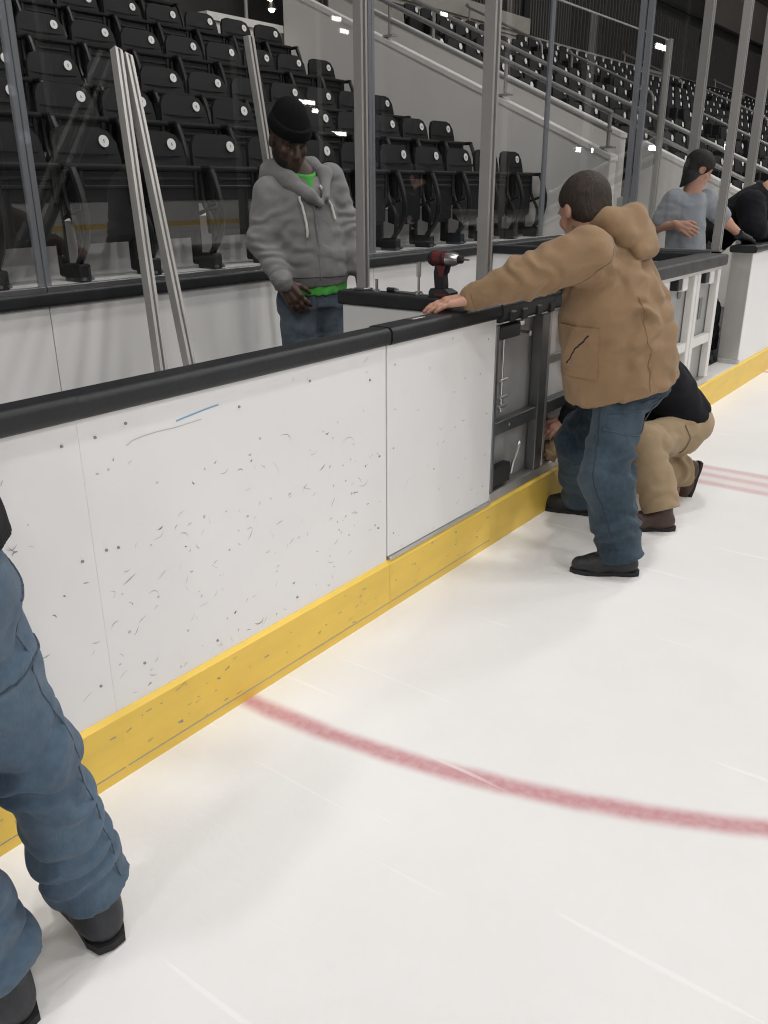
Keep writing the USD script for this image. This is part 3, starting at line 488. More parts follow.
# ------------------------------------------------------------------ seats
NUM = 'zero one two three four five six seven eight nine ten eleven twelve thirteen fourteen fifteen sixteen seventeen eighteen nineteen twenty'.split()
ORD = 'first second third fourth fifth sixth seventh eighth ninth tenth eleventh'.split()
def seat_parts(t, number=None, detail=True):
    """A folded stadium seat facing -y, its tag centre at x=+.13, z=.76; one armrest and standard on its right (+x)."""
    back = Polygon([(-.208, .42), (.205, .42), (.213, .66), (.200, .755), (.165, .805), (.11, .822), (-.11, .822), (-.165, .805), (-.200, .755), (-.213, .66)]).buffer(.012, quad_segs=2)
    g = prism_y(back, 0, .026)
    if detail: g = g.subdivide_to_size(.12)
    def bend(m):
        v, f = verts(m); v[:, 1] += .16 * np.clip(v[:, 2] - .4, 0, 1) ** 1.4 - .35 * v[:, 0] ** 2 - .065; return trimesh.Trimesh(v, f, process=False)
    b = obj('backrest', bend(g), 'seat', t, 35)
    ty = lambda x, z: .16 * max(z - .4, 0) ** 1.4 - .35 * x * x - .065
    if detail:
        obj('back_ridge', [bend(prism_y(sbox(-.19, z, .19, z + .006), -.004, .002)) for z in (.690,)], 'seat', b)
    n = 16 if detail else 6; an = np.linspace(0, 2 * np.pi, n, endpoint=False); cy = ty(.13, .76); q = V(0, .155, 1); q /= np.linalg.norm(q); nn = np.cross(V(1, 0, 0), q)
    disc = lambda r, off: V(.13, cy - (.004 if detail else .022), .76) + off * V(0, -1, .155) + r * (np.cos(an)[:, None] * V(1, 0, 0) + np.sin(an)[:, None] * q)
    tg = obj('number_tag', hull(np.vstack([disc(.034 if detail else .046, 0.0), disc(.034 if detail else .046, .004)])), 'tag', b)
    if number is not None:
        m = meshkit.text_mesh(str(number), .019, .0012); m.apply_translation((-m.bounds.mean(0)[0], -m.bounds.mean(0)[1], 0))
        obj('number', place(m, V(.13, cy - .0085, .7607), V(1, 0, 0), q, V(0, -1, .155)), 'ink', tg)
    if not detail:
        obj('seat_pan', bx(-.21, .21, -.17, -.08, .22, .62, .02), 'seat', t); obj('standard', bx(.23, .275, -.30, .02, .0, .63, .01), 'seat_frame', t); return
    pan = obj('seat_pan', hull([(sx * w, y, z) for sx in (-1, 1) for w, y, z in ((.205, -.16, .60), (.19, -.19, .595), (.20, -.10, .625), (.17, -.185, .24), (.18, -.10, .22), (.15, -.15, .20))]), 'seat', t)
    obj('pan_lip', bx(-.215, .215, -.215, -.09, .598, .632, .012), 'seat', pan)
    obj('pan_rib', [bx(-.15, .15, -.2, -.17, z, z + .018, .004) for z in (.50, .545)] + [bx(s * .165 - .012, s * .165 + .012, -.205, -.17, .42, .60, .004) for s in (-1, 1)], 'seat_frame', pan)
    ar = obj('armrest', bx(.232, .273, -.27, .03, .60, .632, .012), 'seat', t)
    st = obj('standard', [tube(curve([(.2525, -.25, .61), (.2525, -.29, .52), (.2525, -.325, .38), (.2525, -.30, .22), (.2525, -.20, .09)], 20), .021, 8), tube(curve([(.2525, -.14, .60), (.2525, -.16, .42), (.2525, -.235, .28), (.2525, -.23, .12)], 14), .016, 8),
                      bx(.232, .273, -.10, -.02, .02, .60, .012), tube([(.2525, -.29, .40), (.2525, -.10, .34)], .013, 8)], 'seat_frame', t, 40)
    ft = obj('foot_bracket', bx(.215, .288, -.265, -.10, .0, .10, .008), 'seat_frame', st)
    obj('bolt', [tube([(x, -.285, .02), (x, -.262, .02)], .009, 8) for x in (.225, .278)], 'steel', ft)
PROTO = {}
ROW_X = [(3.325, -4, 10), (3.79, -4, 9), (3.764, -2, 9), (4.75, -3, 7), (5.60, -2, 5), (None, 0, 0)]
n_near = 0
for r, (Y, Z) in enumerate(ROW1):
    x0, i0, i1 = ROW_X[r]
    if x0 is None: x0, i0, i1 = 7.02, -4, 0
    for i in range(i0, i1 + 1):
        num = (i - i0) + (1 if r == 0 else 2); loc = (x0 + .505 * i - .13, Y + .0295, Z - TAG_Z)
        from_end = i1 - i
        lab = f'black folding seat tagged {NUM[num]}, {ORD[r]} row from the glass, ' + ('beside the sloping wall' if from_end == 0 else f'{NUM[from_end]} from the sloping wall')
        grp = f'near seats, {ORD[r]} row'
        if num not in PROTO:
            t = thing('stadium_seat', lab, 'seat', (0, 0, 0), grp); seat_parts(t, num); PROTO[num] = t.path
            stage.GetPrimAtPath(t.path).GetAttribute('xformOp:translate').Set(Gf.Vec3d(*loc))
        else: copy_of(PROTO[num], 'stadium_seat', loc, lab, 'seat', grp)
        n_near += 1
# distant seats: the largest 220 in view one by one, the rest as one object
R_ = np.radians([PITCH, YAW]); F_ = V(math.cos(R_[1]) * math.cos(R_[0]), math.sin(R_[1]) * math.cos(R_[0]), -math.sin(R_[0])); RT_ = V(math.sin(R_[1]), -math.cos(R_[1]), 0); U_ = np.cross(RT_, F_)
def pix(P): d = V(*P) - CAM; z = d @ F_; return 384 + FPX * (d @ RT_) / z, 512 - FPX * (d @ U_) / z
AISLES = (17.2, 25.6, 34.0, 42.4)
spots = []
for k, (Y, Z) in enumerate(ROW2):
    for i in range(66):
        x = 10.85 + .505 * i
        if any(abs(x - a) < .62 for a in AISLES): continue
        if k >= 7 and x < 13.5: continue
        px, py = pix((x, Y, Z)); blk = sum(x > a for a in AISLES)
        if -5 < py < 300 and 380 < px < 790: spots.append((x, Y, Z, k, blk, i))
spots.sort(key=lambda s: s[0] + .4 * s[1])
first_i = {}
for s in spots: first_i[s[3:5]] = min(first_i.get(s[3:5], 999), s[5])
far0 = None; rest = []
for n, (x, Y, Z, k, blk, i) in enumerate(spots):
    loc = (x - .13, Y + .03, Z - TAG_Z); c = i - first_i[(k, blk)] + 1
    if n < 215:
        lab, grp = f'distant black seat, {ORD[k]} row up, {ORD[blk]} block past the passage, seat {NUM[min(c, 20)]}', 'seats of the distant stand'
        if far0 is None:
            far0 = thing('distant_seat', lab, 'seat', (0, 0, 0), grp); seat_parts(far0, None, False); stage.GetPrimAtPath(far0.path).GetAttribute('xformOp:translate').Set(Gf.Vec3d(*loc))
        else: copy_of(far0.path, 'distant_seat', loc, lab, 'seat', grp)
    else: rest.append(loc)
if rest:
    t = thing('distant_seat_rows', 'farthest rows of black seats in the distant stand', 'seats', (30, 4, 1), kind='stuff')
    obj('seat_backs', [bx(x - .22, x + .22, y - .02, y + .03, z + .42, z + .86) for x, y, z in rest] + [bx(x - .21, x + .21, y - .19, y - .08, z + .22, z + .63) for x, y, z in rest], 'seat', t, kind='stuff')
    obj('number_tags', [tube([(x + .13, y - .028, z + .76), (x + .13, y - .02, z + .76)], .046, 6) for x, y, z in rest], 'tag', t, kind='stuff')
# short handrails in the aisles of the distant stand
for j, a in enumerate(AISLES[:3]):
    for y0, nm in ((2.2, 'lower'), (4.8, 'middle'), (7.2, 'upper')):
        zf = lambda y: .12 + .44 * y
        t = thing('aisle_railing', f'{nm} short grey handrail in the {ORD[j]} aisle of the distant stand', 'railing', (a, y0, zf(y0)))
        y1 = y0 + 1.7
        obj('hoop', tube(curve([(a, y0, zf(y0)), (a, y0, zf(y0) + .75), (a, y0 + .06, zf(y0) + .9), (a, y0 + .2, zf(y0) + .99), (a, y1, zf(y1) + .93), (a, y1 + .03, zf(y1) + .9), (a, y1 + .03, zf(y1))], 40), .024, 8), 'rail', t, True)
        obj('middle_rail', rod((a, y0, zf(y0) + .5), (a, y1, zf(y1) + .5), .02, 8), 'rail', t, 40)
# ------------------------------------------------------------------ people: implicit surfaces (round cones, ellipsoids, lofts blended smoothly) meshed by surface nets
def C(a, b, ra, rb=None): return ('c', V(*a), V(*b), ra, ra if rb is None else rb)
def Ell(c, r, R=None): return ('e', V(*c), V(*r), np.eye(3) if R is None else np.asarray(R))      # R rows: the ellipsoid's axes
def Loft(rows, right, front): return ('l', [(V(*c), w, d) for c, w, d in rows], unit(right), unit(front))
def K(prims, k): return [(p, k) for p in prims]
def bounds_of(p):
    if p[0] == 'c': return np.minimum(p[1] - p[3], p[2] - p[4]), np.maximum(p[1] + p[3], p[2] + p[4])
    if p[0] == 'e': r = p[2].max(); return p[1] - r, p[1] + r
    c = np.array([r[0] for r in p[1]]); m = max(max(r[1], r[2]) for r in p[1]); return c.min(0) - m, c.max(0) + m
def field_of(p, X):
    if p[0] == 'c':
        ab = p[2] - p[1]; t = np.clip(((X - p[1]) @ ab) / (ab @ ab + 1e-12), 0, 1); return np.linalg.norm(X - p[1] - t[..., None] * ab, axis=-1) - (p[3] + t * (p[4] - p[3]))
    if p[0] == 'e':
        q = (X - p[1]) @ p[3].T; k0 = np.linalg.norm(q / p[2], axis=-1); k1 = np.linalg.norm(q / p[2] ** 2, axis=-1) + 1e-9; return k0 * (k0 - 1) / k1
    cs = np.array([r[0] for r in p[1]]); ax = cs[-1] - cs[0]; L = np.linalg.norm(ax); ax /= L; ts = (cs - cs[0]) @ ax; t = (X - cs[0]) @ ax; tc = np.clip(t, 0, L)
    c = np.stack([np.interp(tc, ts, cs[:, k]) for k in range(3)], -1); w = np.interp(tc, ts, [r[1] for r in p[1]]); d = np.interp(tc, ts, [r[2] for r in p[1]]); q = X - c
    u, v = q @ p[2], q @ p[3]; f = (np.sqrt((u / w) ** 2 + (v / d) ** 2) - 1) * np.minimum(w, d); return np.maximum(f, np.maximum(-t, t - L))
def relax(m, n):
    from scipy.sparse import coo_matrix, diags
    v, f = np.array(m.vertices), np.array(m.faces); e = f[:, [0, 1, 1, 2, 2, 0]].reshape(-1, 2); e = np.vstack([e, e[:, ::-1]]); A = coo_matrix((np.ones(len(e)), e.T), shape=(len(v), len(v))).tocsr(); A.data[:] = 1; A = diags(1 / np.maximum(np.asarray(A.sum(1)).ravel(), 1)) @ A
    for i in range(n):
        for w in (.5, -.53): v = v + w * (A @ v - v)
    return trimesh.Trimesh(v, f, process=False)
def blob(prims, h, k=.03, cuts=(), smooth=4, wr=(), carve=()):
    """The smooth union of the prims, cut by (point, outward normal) planes, as a mesh with cells of size h. wr: wrinkles (a, b, radius, amplitude, waves per metre)."""
    ks = [p[1] if isinstance(p[0], tuple) else k for p in prims]; prims = [p[0] if isinstance(p[0], tuple) else p for p in prims]; kmax = max(ks)
    B = [bounds_of(p) for p in prims]; lo = np.min([b[0] for b in B], 0) - kmax * .3 - 3 * h; hi = np.max([b[1] for b in B], 0) + kmax * .3 + 3 * h
    n = np.ceil((hi - lo) / h).astype(int) + 1; F = np.full(n, 1.0, np.float32); ax = [lo[i] + h * np.arange(n[i]) for i in range(3)]
    def block(b0, b1):
        i0 = np.clip(np.floor((b0 - lo) / h).astype(int), 0, n - 1); i1 = np.clip(np.ceil((b1 - lo) / h).astype(int) + 1, 1, n)
        return tuple(slice(a, b) for a, b in zip(i0, i1)), np.stack(np.meshgrid(*[ax[j][i0[j]:i1[j]] for j in range(3)], indexing='ij'), -1)
    for p, (b0, b1), k in zip(prims, B, ks):
        s, X = block(b0 - 1.3 * k - 2 * h, b1 + 1.3 * k + 2 * h); a, b = F[s], field_of(p, X).astype(np.float32); hh = np.maximum(k - np.abs(a - b), 0) / k; F[s] = np.minimum(a, b) - hh * hh * k * .25
    for p in carve:
        b0, b1 = bounds_of(p); s, X = block(b0 - 3 * h, b1 + 3 * h); F[s] = np.maximum(F[s], -field_of(p, X))
    for q, nn in cuts:
        nn = unit(nn); G = (ax[0][:, None, None] - q[0]) * nn[0] + (ax[1][None, :, None] - q[1]) * nn[1] + (ax[2][None, None, :] - q[2]) * nn[2]; F = np.maximum(F, G.astype(np.float32))
    S = F < 0; E = np.zeros(n - 1, np.int8); off = [(i, j, l) for i in (0, 1) for j in (0, 1) for l in (0, 1)]
    sub = lambda A, o: A[o[0]:n[0] - 1 + o[0], o[1]:n[1] - 1 + o[1], o[2]:n[2] - 1 + o[2]]
    for o in off: E += sub(S, o)
    mixed = (E > 0) & (E < 8); idx = np.full(n - 1, -1, np.int64); cell = np.argwhere(mixed); idx[mixed] = np.arange(len(cell)); pos = np.zeros((len(cell), 3)); cnt = np.zeros(len(cell))
    for o in off:
        for a in range(3):
            if o[a]: continue
            o2 = list(o); o2[a] = 1; i, j = cell + o, cell + o2; fa, fb = F[tuple(i.T)], F[tuple(j.T)]; x = (fa < 0) != (fb < 0); t = fa[x] / (fa[x] - fb[x]); pos[x] += i[x] + t[:, None] * (j[x] - i[x]); cnt[x] += 1
    v = lo + h * pos / cnt[:, None]; faces = []
    for a in range(3):
        b, c = (a + 1) % 3, (a + 2) % 3; sl = [slice(None)] * 3; s0, s1 = list(sl), list(sl); s0[a], s1[a] = slice(0, -1), slice(1, None); cr = S[tuple(s0)] != S[tuple(s1)]
        e = np.argwhere(cr); e = e[(e[:, b] > 0) & (e[:, c] > 0) & (e[:, b] < n[b] - 1) & (e[:, c] < n[c] - 1)]; ob, oc = np.eye(3, dtype=int)[b], np.eye(3, dtype=int)[c]
        q = np.stack([idx[tuple((e - d).T)] for d in (ob + oc, oc, 0 * ob, ob)], 1); ins = S[tuple(e.T)]; q[~ins] = q[~ins][:, ::-1]; faces.append(q)
    q = np.vstack(faces); f = np.vstack([q[:, [0, 1, 2]], q[:, [0, 2, 3]]]); m = trimesh.Trimesh(v, f, process=False)
    if smooth: m = relax(m, smooth)
    if wr:
        v = np.array(m.vertices); nn = np.array(m.vertex_normals); d = np.zeros(len(v))
        for a, b, rad, amp, freq in wr:
            a, b = V(*a), V(*b); ab = b - a; L = np.linalg.norm(ab); t = ((v - a) @ ab) / L ** 2; rd = np.linalg.norm(v - a - np.clip(t, 0, 1)[:, None] * ab, axis=1)
            w = np.clip(1.6 - rd / rad, 0, 1) * np.clip((t + .12) / .2, 0, 1) * np.clip((1.12 - t) / .2, 0, 1); nz = meshkit.noise(v * 7 + 3) * 2.2 + meshkit.noise(v * 16) * .8
            s = np.sin(2 * np.pi * (t * L * freq + nz)); d += amp * w * (np.abs(s) ** .8 * np.sign(s) * .6 + meshkit.noise(v * 13 + 11) - .5)
        m = trimesh.Trimesh(v + nn * d[:, None], f, process=False)
    return m
def patch(mesh, planes, off, axis=None):
    """The part of a garment's outer face inside all planes (point, inward normal), raised by off: a pocket, a placket."""
    m = mesh
    if axis is not None: keep = (np.array(m.face_normals) @ unit(axis)) > 0.15; m = trimesh.Trimesh(m.vertices, np.array(m.faces)[keep], process=False)
    for q, nn in planes: m = trimesh.intersections.slice_mesh_plane(m, unit(nn), V(*q))
    m.merge_vertices(); v, f = np.array(m.vertices), np.array(m.faces)
    if len(f) == 0: raise ValueError('empty patch')
    nrm = np.array(m.vertex_normals); e = np.sort(f[:, [0, 1, 1, 2, 2, 0]].reshape(-1, 2), 1); u, c = np.unique(e, axis=0, return_counts=True); edge = set(map(tuple, u[c == 1])); n = len(v); F = [f + n, f[:, ::-1]]; W = []
    for t in f:
        for i in range(3):
            a, b = t[i], t[(i + 1) % 3]
            if (min(a, b), max(a, b)) in edge: W += [(a, b, b + n), (a, b + n, a + n)]
    return trimesh.Trimesh(np.vstack([v - nrm * .002, v + nrm * off]), np.vstack(F + [np.array(W)]), process=False)
def on_surface(mesh, pts, lift):
    """Points pushed onto the mesh's nearest vertices, lifted along the normal: for cords, seams and zips."""
    from scipy.spatial import cKDTree
    v, nn = np.array(mesh.vertices), np.array(mesh.vertex_normals); d, i = cKDTree(v).query(np.asarray(pts, float), k=4); w = 1 / (d + 1e-4); w /= w.sum(1, keepdims=True)
    return (v[i] * w[..., None]).sum(1) + lift * np.array([unit(x) for x in (nn[i] * w[..., None]).sum(1)])
def basis(fwd, up):
    f = unit(fwd); u = unit(np.asarray(up, float) - f * (np.asarray(up, float) @ f)); return np.cross(f, u), f, u        # the person's right, forward, up
def head_prims(c, fwd, up, s=1.0):
    r, f, u = basis(fwd, up); c = V(*c); P = lambda a, b, d: c + s * (a * r + b * f + d * u); R = np.array([r, f, u])
    pr = [Ell(P(0, -.012, .032), s * V(.075, .094, .084), R), Ell(P(0, .022, -.045), s * V(.058, .066, .070), R), C(P(-.012, .068, -.095), P(.012, .068, -.095), s * .021),
          C(P(0, .088, .005), P(0, .106, -.030), s * .009, s * .013), C(P(-.012, .090, -.034), P(.012, .090, -.034), s * .009), C(P(-.036, .066, .020), P(.036, .066, .020), s * .016),
          C(P(-.019, .083, -.058), P(.019, .083, -.058), s * .0085), C(P(-.015, .081, -.071), P(.015, .081, -.071), s * .0095), Ell(P(-.044, .055, -.022), s * V(.02, .022, .022), R), Ell(P(.044, .055, -.022), s * V(.02, .022, .022), R)]
    ears = [Ell(P(k * .077, -.012, -.004), s * V(.009, .016, .027), R) for k in (-1, 1)] + [Ell(P(k * .074, -.006, -.020), s * V(.010, .010, .012), R) for k in (-1, 1)]
    eyes = [P(k * .031, .0625, .002) for k in (-1, 1)]
    return pr, ears, eyes, P, R
def hand_prims(wr, tip, palm, thumb_side, curl=.35, s=1.0, spread=.10):
    """A hand from the wrist towards the fingertips; palm: the way it faces; thumb_side: +1 or -1 along cross(direction, palm)."""
    wr, d = V(*wr), unit(V(*tip) - V(*wr)); nrm = unit(V(*palm) - d * (V(*palm) @ d)); sd = np.cross(d, nrm) * thumb_side; P = lambda a, b, c: wr + s * (a * d + b * sd + c * nrm)
    pr = [C(P(-.02, 0, 0), P(.02, .0, 0), s * .026, s * .026), C(P(.02, .022, 0), P(.085, .030, 0), s * .018, s * .016), C(P(.02, -.018, 0), P(.080, -.028, 0), s * .018, s * .014), C(P(.03, 0, 0), P(.088, 0, 0), s * .019, s * .016)]
    for i, (off, L, r) in enumerate(((.031, .074, .0098), (.0105, .082, .010), (-.0105, .076, .0096), (-.031, .060, .0086))):
        p = P(.088 - .010 * (abs(i - 1.2) / 1.8), off, 0); a = 0.0; dd = unit(d + sd * (off / .031) * spread); cu = curl * (1 + .12 * i)
        for seg, q in zip((.45, .31, .24), (.5, 1.0, .8)):
            a += cu * q; e = p + s * L * seg * (math.cos(a) * dd + math.sin(a) * nrm); pr.append(C(p, e, s * r, s * r * .93)); p, r = e, r * .93
    t0, t1 = P(.022, .024, .006), P(.052, .050, .014); t2 = t1 + s * .030 * unit(.85 * d + .35 * sd + .35 * nrm); pr += [C(t0, t1, s * .015, s * .0125), C(t1, t2, s * .0115, s * .0105), C(t2, t2 + s * .024 * unit(d + .1 * sd + .4 * nrm), s * .0105, s * .009)]
    return pr
def body(t, J, skin, fwd, torso_w=.15, torso_d=.10, hs=1.0, face=None, up=(0, 0, 1), gl=None, gr=None):
    """The figure's skin as one mesh under t: head, neck, torso, limbs, hands. Returns what hair and hats need."""
    hp, ears, eyes, P, R = head_prims(J['head'], face if face is not None else fwd, up, hs); nk = V(*J['neck'])
    pel, ch = V(*J['pelvis']), V(*J['chest']); rt = np.cross(unit(fwd), V(0, 0, 1)); up_ = unit(nk - pel); fr = unit(V(*fwd) - up_ * (V(*fwd) @ up_)); sr = unit(np.cross(fr, up_))
    pr = [Loft([(pel - .03 * up_, torso_w * .9, torso_d * .9), (pel + .1 * up_, torso_w * .9, torso_d), (ch, torso_w, torso_d * 1.05), (nk - .07 * up_, torso_w * .9, torso_d * .8), (nk - .01 * up_, .06, .06)], sr, fr)]
    for s in 'LR':
        pr += [C(J['sh' + s], J['el' + s], .047, .038), C(J['el' + s], J['wr' + s], .038, .027), C(J['hip' + s], J['knee' + s], .075, .05), C(J['knee' + s], J['ank' + s], .048, .036), C(V(*J['ank' + s]) - V(0, 0, .03), V(*J['toe' + s]), .028, .018), C(nk - .06 * up_, J['sh' + s], .05, .045)]
    hands = []
    for s, g in (('L', gl), ('R', gr)):
        g = dict(g or {}); g.setdefault('palm', fr * .2 - sr * (1 if s == 'R' else -1)); g.setdefault('thumb', 1 if s == 'L' else 1)
        d = unit(V(*J['tip' + s]) - V(*J['wr' + s])); want = g.pop('toward', fr); sgn = 1 if np.cross(d, unit(g['palm'])) @ unit(want) > 0 else -1
        hands += hand_prims(J['wr' + s], J['tip' + s], g['palm'], sgn, g.get('curl', .35), hs)
    nkp = [C(P(0, -.022, -.05), nk, hs * .056, hs * .060), C(nk, nk - V(0, 0, .03), .06)]
    obj('body', blob(K(pr, .03) + K(nkp, .02) + K(hp, .016) + K(ears, .009) + K(hands, .008), .005, smooth=3), skin, t, True)
    return P, R, eyes, (sr, fr, up_), hands
def hair(t, P, R, s, m, cut_f=.045, low=-.055, thick=.008, long=()):
    r, f, u = R; g = blob([Ell(P(0, -.012, .034), s * V(.075 + thick, .094 + thick, .084 + thick), R), Ell(P(0, -.045, -.02), s * V(.066, .055, .06), R)] + [C(P(*a), P(*b), s * ra, s * rb) for a, b, ra, rb in long], .0045, .02, [(P(0, cut_f, .045), .85 * f - .52 * u), (P(0, 0, low), -u)], 2,
                          carve=[Ell(P(k * .078, .012, -.015), s * V(.022, .034, .036), R) for k in (-1, 1)])
    v, nn = np.array(g.vertices), np.array(g.vertex_normals); g.vertices = v + nn * (.003 * (meshkit.fbm(v * V(120, 120, 60), 2) - .5))[:, None]
    return obj('hair', g, m, t, True)
def face_bits(t, eyes, R, s, brow='hair_brown', closed=False):
    r, f, u = R
    for e in eyes:
        g = trimesh.creation.icosphere(2, s * .0115); g.apply_translation(e); o = obj('eye', g, 'eye_white', t, True); g = trimesh.creation.icosphere(1, s * .0062); g.apply_translation(e + f * s * .0068 - u * s * .004); obj('iris', g, 'ink', o, True)
        obj('eyebrow', tube([e + s * (-.017 * r + .018 * f + .019 * u), e + s * (.0205 * f + .022 * u), e + s * (.017 * r + .015 * f + .019 * u)], [s * .0022, s * .0042, s * .0022], 8), brow, t, True)
def shoe(t, ank, toe, m, h=.11, s=1.0, sole='rubber', name='shoe', roll=None, w=1.0):
    """A laced shoe: ank above the heel, toe its tip on the ground plane of the foot; roll: the sole's up."""
    ank, toe = V(*ank), V(*toe); u = unit(roll if roll is not None else V(0, 0, 1)); d = toe - ank; d = unit(d - u * (d @ u)); sd = np.cross(d, u); g = ank - u * h; P = lambda a, b, c: g + s * (a * d + b * sd + c * u)
    pr = [C(P(-.045, 0, .045), P(.0, 0, .05), .040 * s * w, .043 * s * w), C(P(0, 0, .05), P(.10, .0, .042), .043 * s * w, .044 * s * w), C(P(.09, 0, .038), P(.165, .004, .034), .046 * s * w, .036 * s * w), C(P(-.022, 0, .06), P(-.022, 0, h / s + .035), .044 * s * w, .046 * s * w), C(P(-.01, 0, .085), P(.07, 0, .055), .040 * s * w, .036 * s * w)]
    up_ = blob(pr, .0055, .025, [(P(0, 0, .016), -u), (P(0, 0, h / s + .04), u)], 3); o = obj(name, up_, m, t, True)
    out = [(-.092, .0), (-.085, .028), (-.05, .040), (.02, .040), (.09, .049), (.15, .045), (.19, .026), (.206, 0), (.19, -.024), (.15, -.042), (.09, -.046), (.02, -.038), (-.05, -.040), (-.085, -.028)]
    sl = place(prism_z(Polygon(out).buffer(.001, quad_segs=3), 0, .019), g, s * d, s * w * sd, s * u); f = np.array(sl.faces)
    obj('sole', sl if np.cross(d, sd) @ u > 0 else trimesh.Trimesh(sl.vertices, f[:, ::-1], process=False), sole, o)
    obj('sock', tube([P(-.012, 0, h / s - .01), P(-.016, 0, h / s + .05), P(-.02, 0, h / s + .07)], s * .043, 16), 'rubber', o, True)
    obj('laces', [tube(on_surface(up_, [P(a, -.026, .08 - .3 * (a - .03)), P(a + .004, 0, .10 - .3 * (a - .03)), P(a, .026, .08 - .3 * (a - .03))], .002), .0026, 6) for a in (.035, .055, .075, .095)], 'ink', o, True)
    return o
def trousers(J, r_hip, r_thigh, r_knee, r_cuff, waist, sr, fr, up_, w, d, h=.009, amp=.006, flare=0.0, top_cut=None, cuffs=None):
    pel = V(*J['pelvis']); pr = [Loft([(pel - .06 * up_, w, d * .98), (pel + .03 * up_, w * 1.01, d), (waist, w * .93, d * .93)], sr, fr), Ell(pel - .05 * fr - .02 * up_, V(w * .95, .10, .12), np.array([sr, fr, up_]))]; wr = []
    for s in 'LR':
        hp, kn, an = (V(*J[k + s]) for k in ('hip', 'knee', 'ank')); dn = unit(an - kn); end = an + dn * (.03 + (0 if cuffs is None else cuffs))
        pr += [C(hp, kn, r_thigh, r_knee), C(kn, an - .12 * dn, r_knee, r_cuff), C(an - .12 * dn, end, r_cuff, r_cuff + flare), C(pel, hp, r_hip, r_hip)]
        wr += [(hp, kn, .14, amp * .8, 6), (kn - .12 * unit(kn - hp), an, .12, amp * 1.25, 9)]
    cv = []
    for s in 'LR':
        an, dn = V(*J['ank' + s]), unit(V(*J['ank' + s]) - V(*J['knee' + s])); e = an + dn * (.0 if cuffs is None else cuffs); fx, _ = frame_of(dn); q = r_cuff + flare + .05; cv.append(Loft([(e, q, q), (e + .16 * dn, q, q)], fx, np.cross(fx, dn)))
    return blob(pr, h, .035, (), 3, wr, cv)
def top(J, prof, sr, fr, up_, hem, r_sh, r_el, r_wr, h=.009, amp=.006, extra=(), hem_n=None, neck=None, sleeve=1.0, k=.045, wr2=(), fq=14):
    """A sweater or hoodie: a loft through prof [(centre, half width, half depth)] with sleeves."""
    pr = [Loft(prof, sr, fr)] + list(extra); wr = list(wr2); cuts = [(hem, -up_ if hem_n is None else hem_n)]
    for s in 'LR':
        a, b, c = (V(*J[q + s]) for q in ('sh', 'el', 'wr')); c = b + (c - b) * sleeve if sleeve >= .3 else b
        if sleeve >= .3: pr += [C(a, b, r_sh, r_el), C(b, c, r_el, r_wr)]; wr += [(a + .5 * (b - a), c, .11, amp, fq)]
        else: e = a + .72 * (b - a); pr += [C(a, e, r_sh, r_el)]; wr += [(a, e, .11, amp * .6, 12)]
    wr += [(prof[0][0], prof[-1][0], .42, amp * .8, 4)]
    return blob(pr, h, k, cuts, 3, wr)
def person(name, label, base): return thing(name, label, 'person', base)
def glove(t, J, s, m, palm, toward, hs=1.0, curl=.5):
    wr, tip = V(*J['wr' + s]), V(*J['tip' + s]); d = unit(tip - wr); sgn = 1 if np.cross(d, unit(palm)) @ V(*toward) > 0 else -1
    pr = [(p[0], p[1], p[2], p[3] + .004, p[4] + .004) for p in hand_prims(wr, tip, palm, sgn, curl, hs)] + [C(wr - d * .055, wr, .036, .032)]
    return obj('glove', blob(pr, .0036, .008, [(wr - d * .05, -d)], 2), m, t, True)
def seam(t, mesh, pts, m, r=.0025, lift=.001, name='seam'): return obj(name, tube(on_surface(mesh, curve(pts, 26), lift), r, 6), m, t, True)
def cuff(t, J, s, r, m, L=.055, name='cuff'):
    a, b = V(*J['el' + s]), V(*J['wr' + s]); d = unit(b - a); g = tube([b - d * L, b - d * (L - .008), b - d * .006, b, b - d * .002], [r, r + .003, r + .002, r - .001, r * .75], 24); return obj(name, g, m, t, 40)
# ---- the man in the tan hoodie, leaning on the boards
J = dict(head=(3.175, -.285, 1.418), neck=(3.225, -.345, 1.345), shL=(3.035, -.375, 1.275), shR=(3.42, -.315, 1.285), elL=(2.885, -.19, 1.185), wrL=(2.785, -.035, 1.112), tipL=(2.70, .06, 1.092), elR=(3.56, -.20, 1.13), wrR=(3.665, -.06, 1.108), tipR=(3.66, .06, 1.09),
         pelvis=(3.315, -.465, .76), hipL=(3.235, -.475, .73), hipR=(3.425, -.42, .73), chest=(3.265, -.40, 1.10), kneeL=(3.105, -.50, .41), ankL=(3.115, -.585, .105), toeL=(3.045, -.47, .04), kneeR=(3.50, -.20, .41), ankR=(3.665, -.155, .105), toeR=(3.63, -.03, .03))
t = person('person', 'person in a tan hoodie and dark jeans leaning on the board top, seen from behind', (3.35, -.4, 0)); fw = V(0.02, 1, 0)
P, R, eyes, (sr, fr, up_), hd = body(t, J, 'skin_light', fw, .16, .13, 1.10, face=(.45, .82, -.38), gl=dict(palm=(0, .1, -1), toward=(.8, .5, 0), curl=.18), gr=dict(palm=(0, .1, -1), toward=(-1, 0, 0), curl=.25))
hair(t, P, R, 1.10, 'hair_brown', .04, -.062); face_bits(t, eyes, R, 1.1)
prof = [(V(3.325, -.455, .58), .205, .215), (V(3.31, -.445, .74), .218, .228), (V(3.285, -.425, .90), .222, .232), (V(3.255, -.40, 1.08), .21, .205), (V(3.24, -.375, 1.22), .195, .145), (V(3.232, -.355, 1.30), .150, .115), (V(3.225, -.34, 1.375), .085, .085)]
hem = V(3.33, -.46, .735)
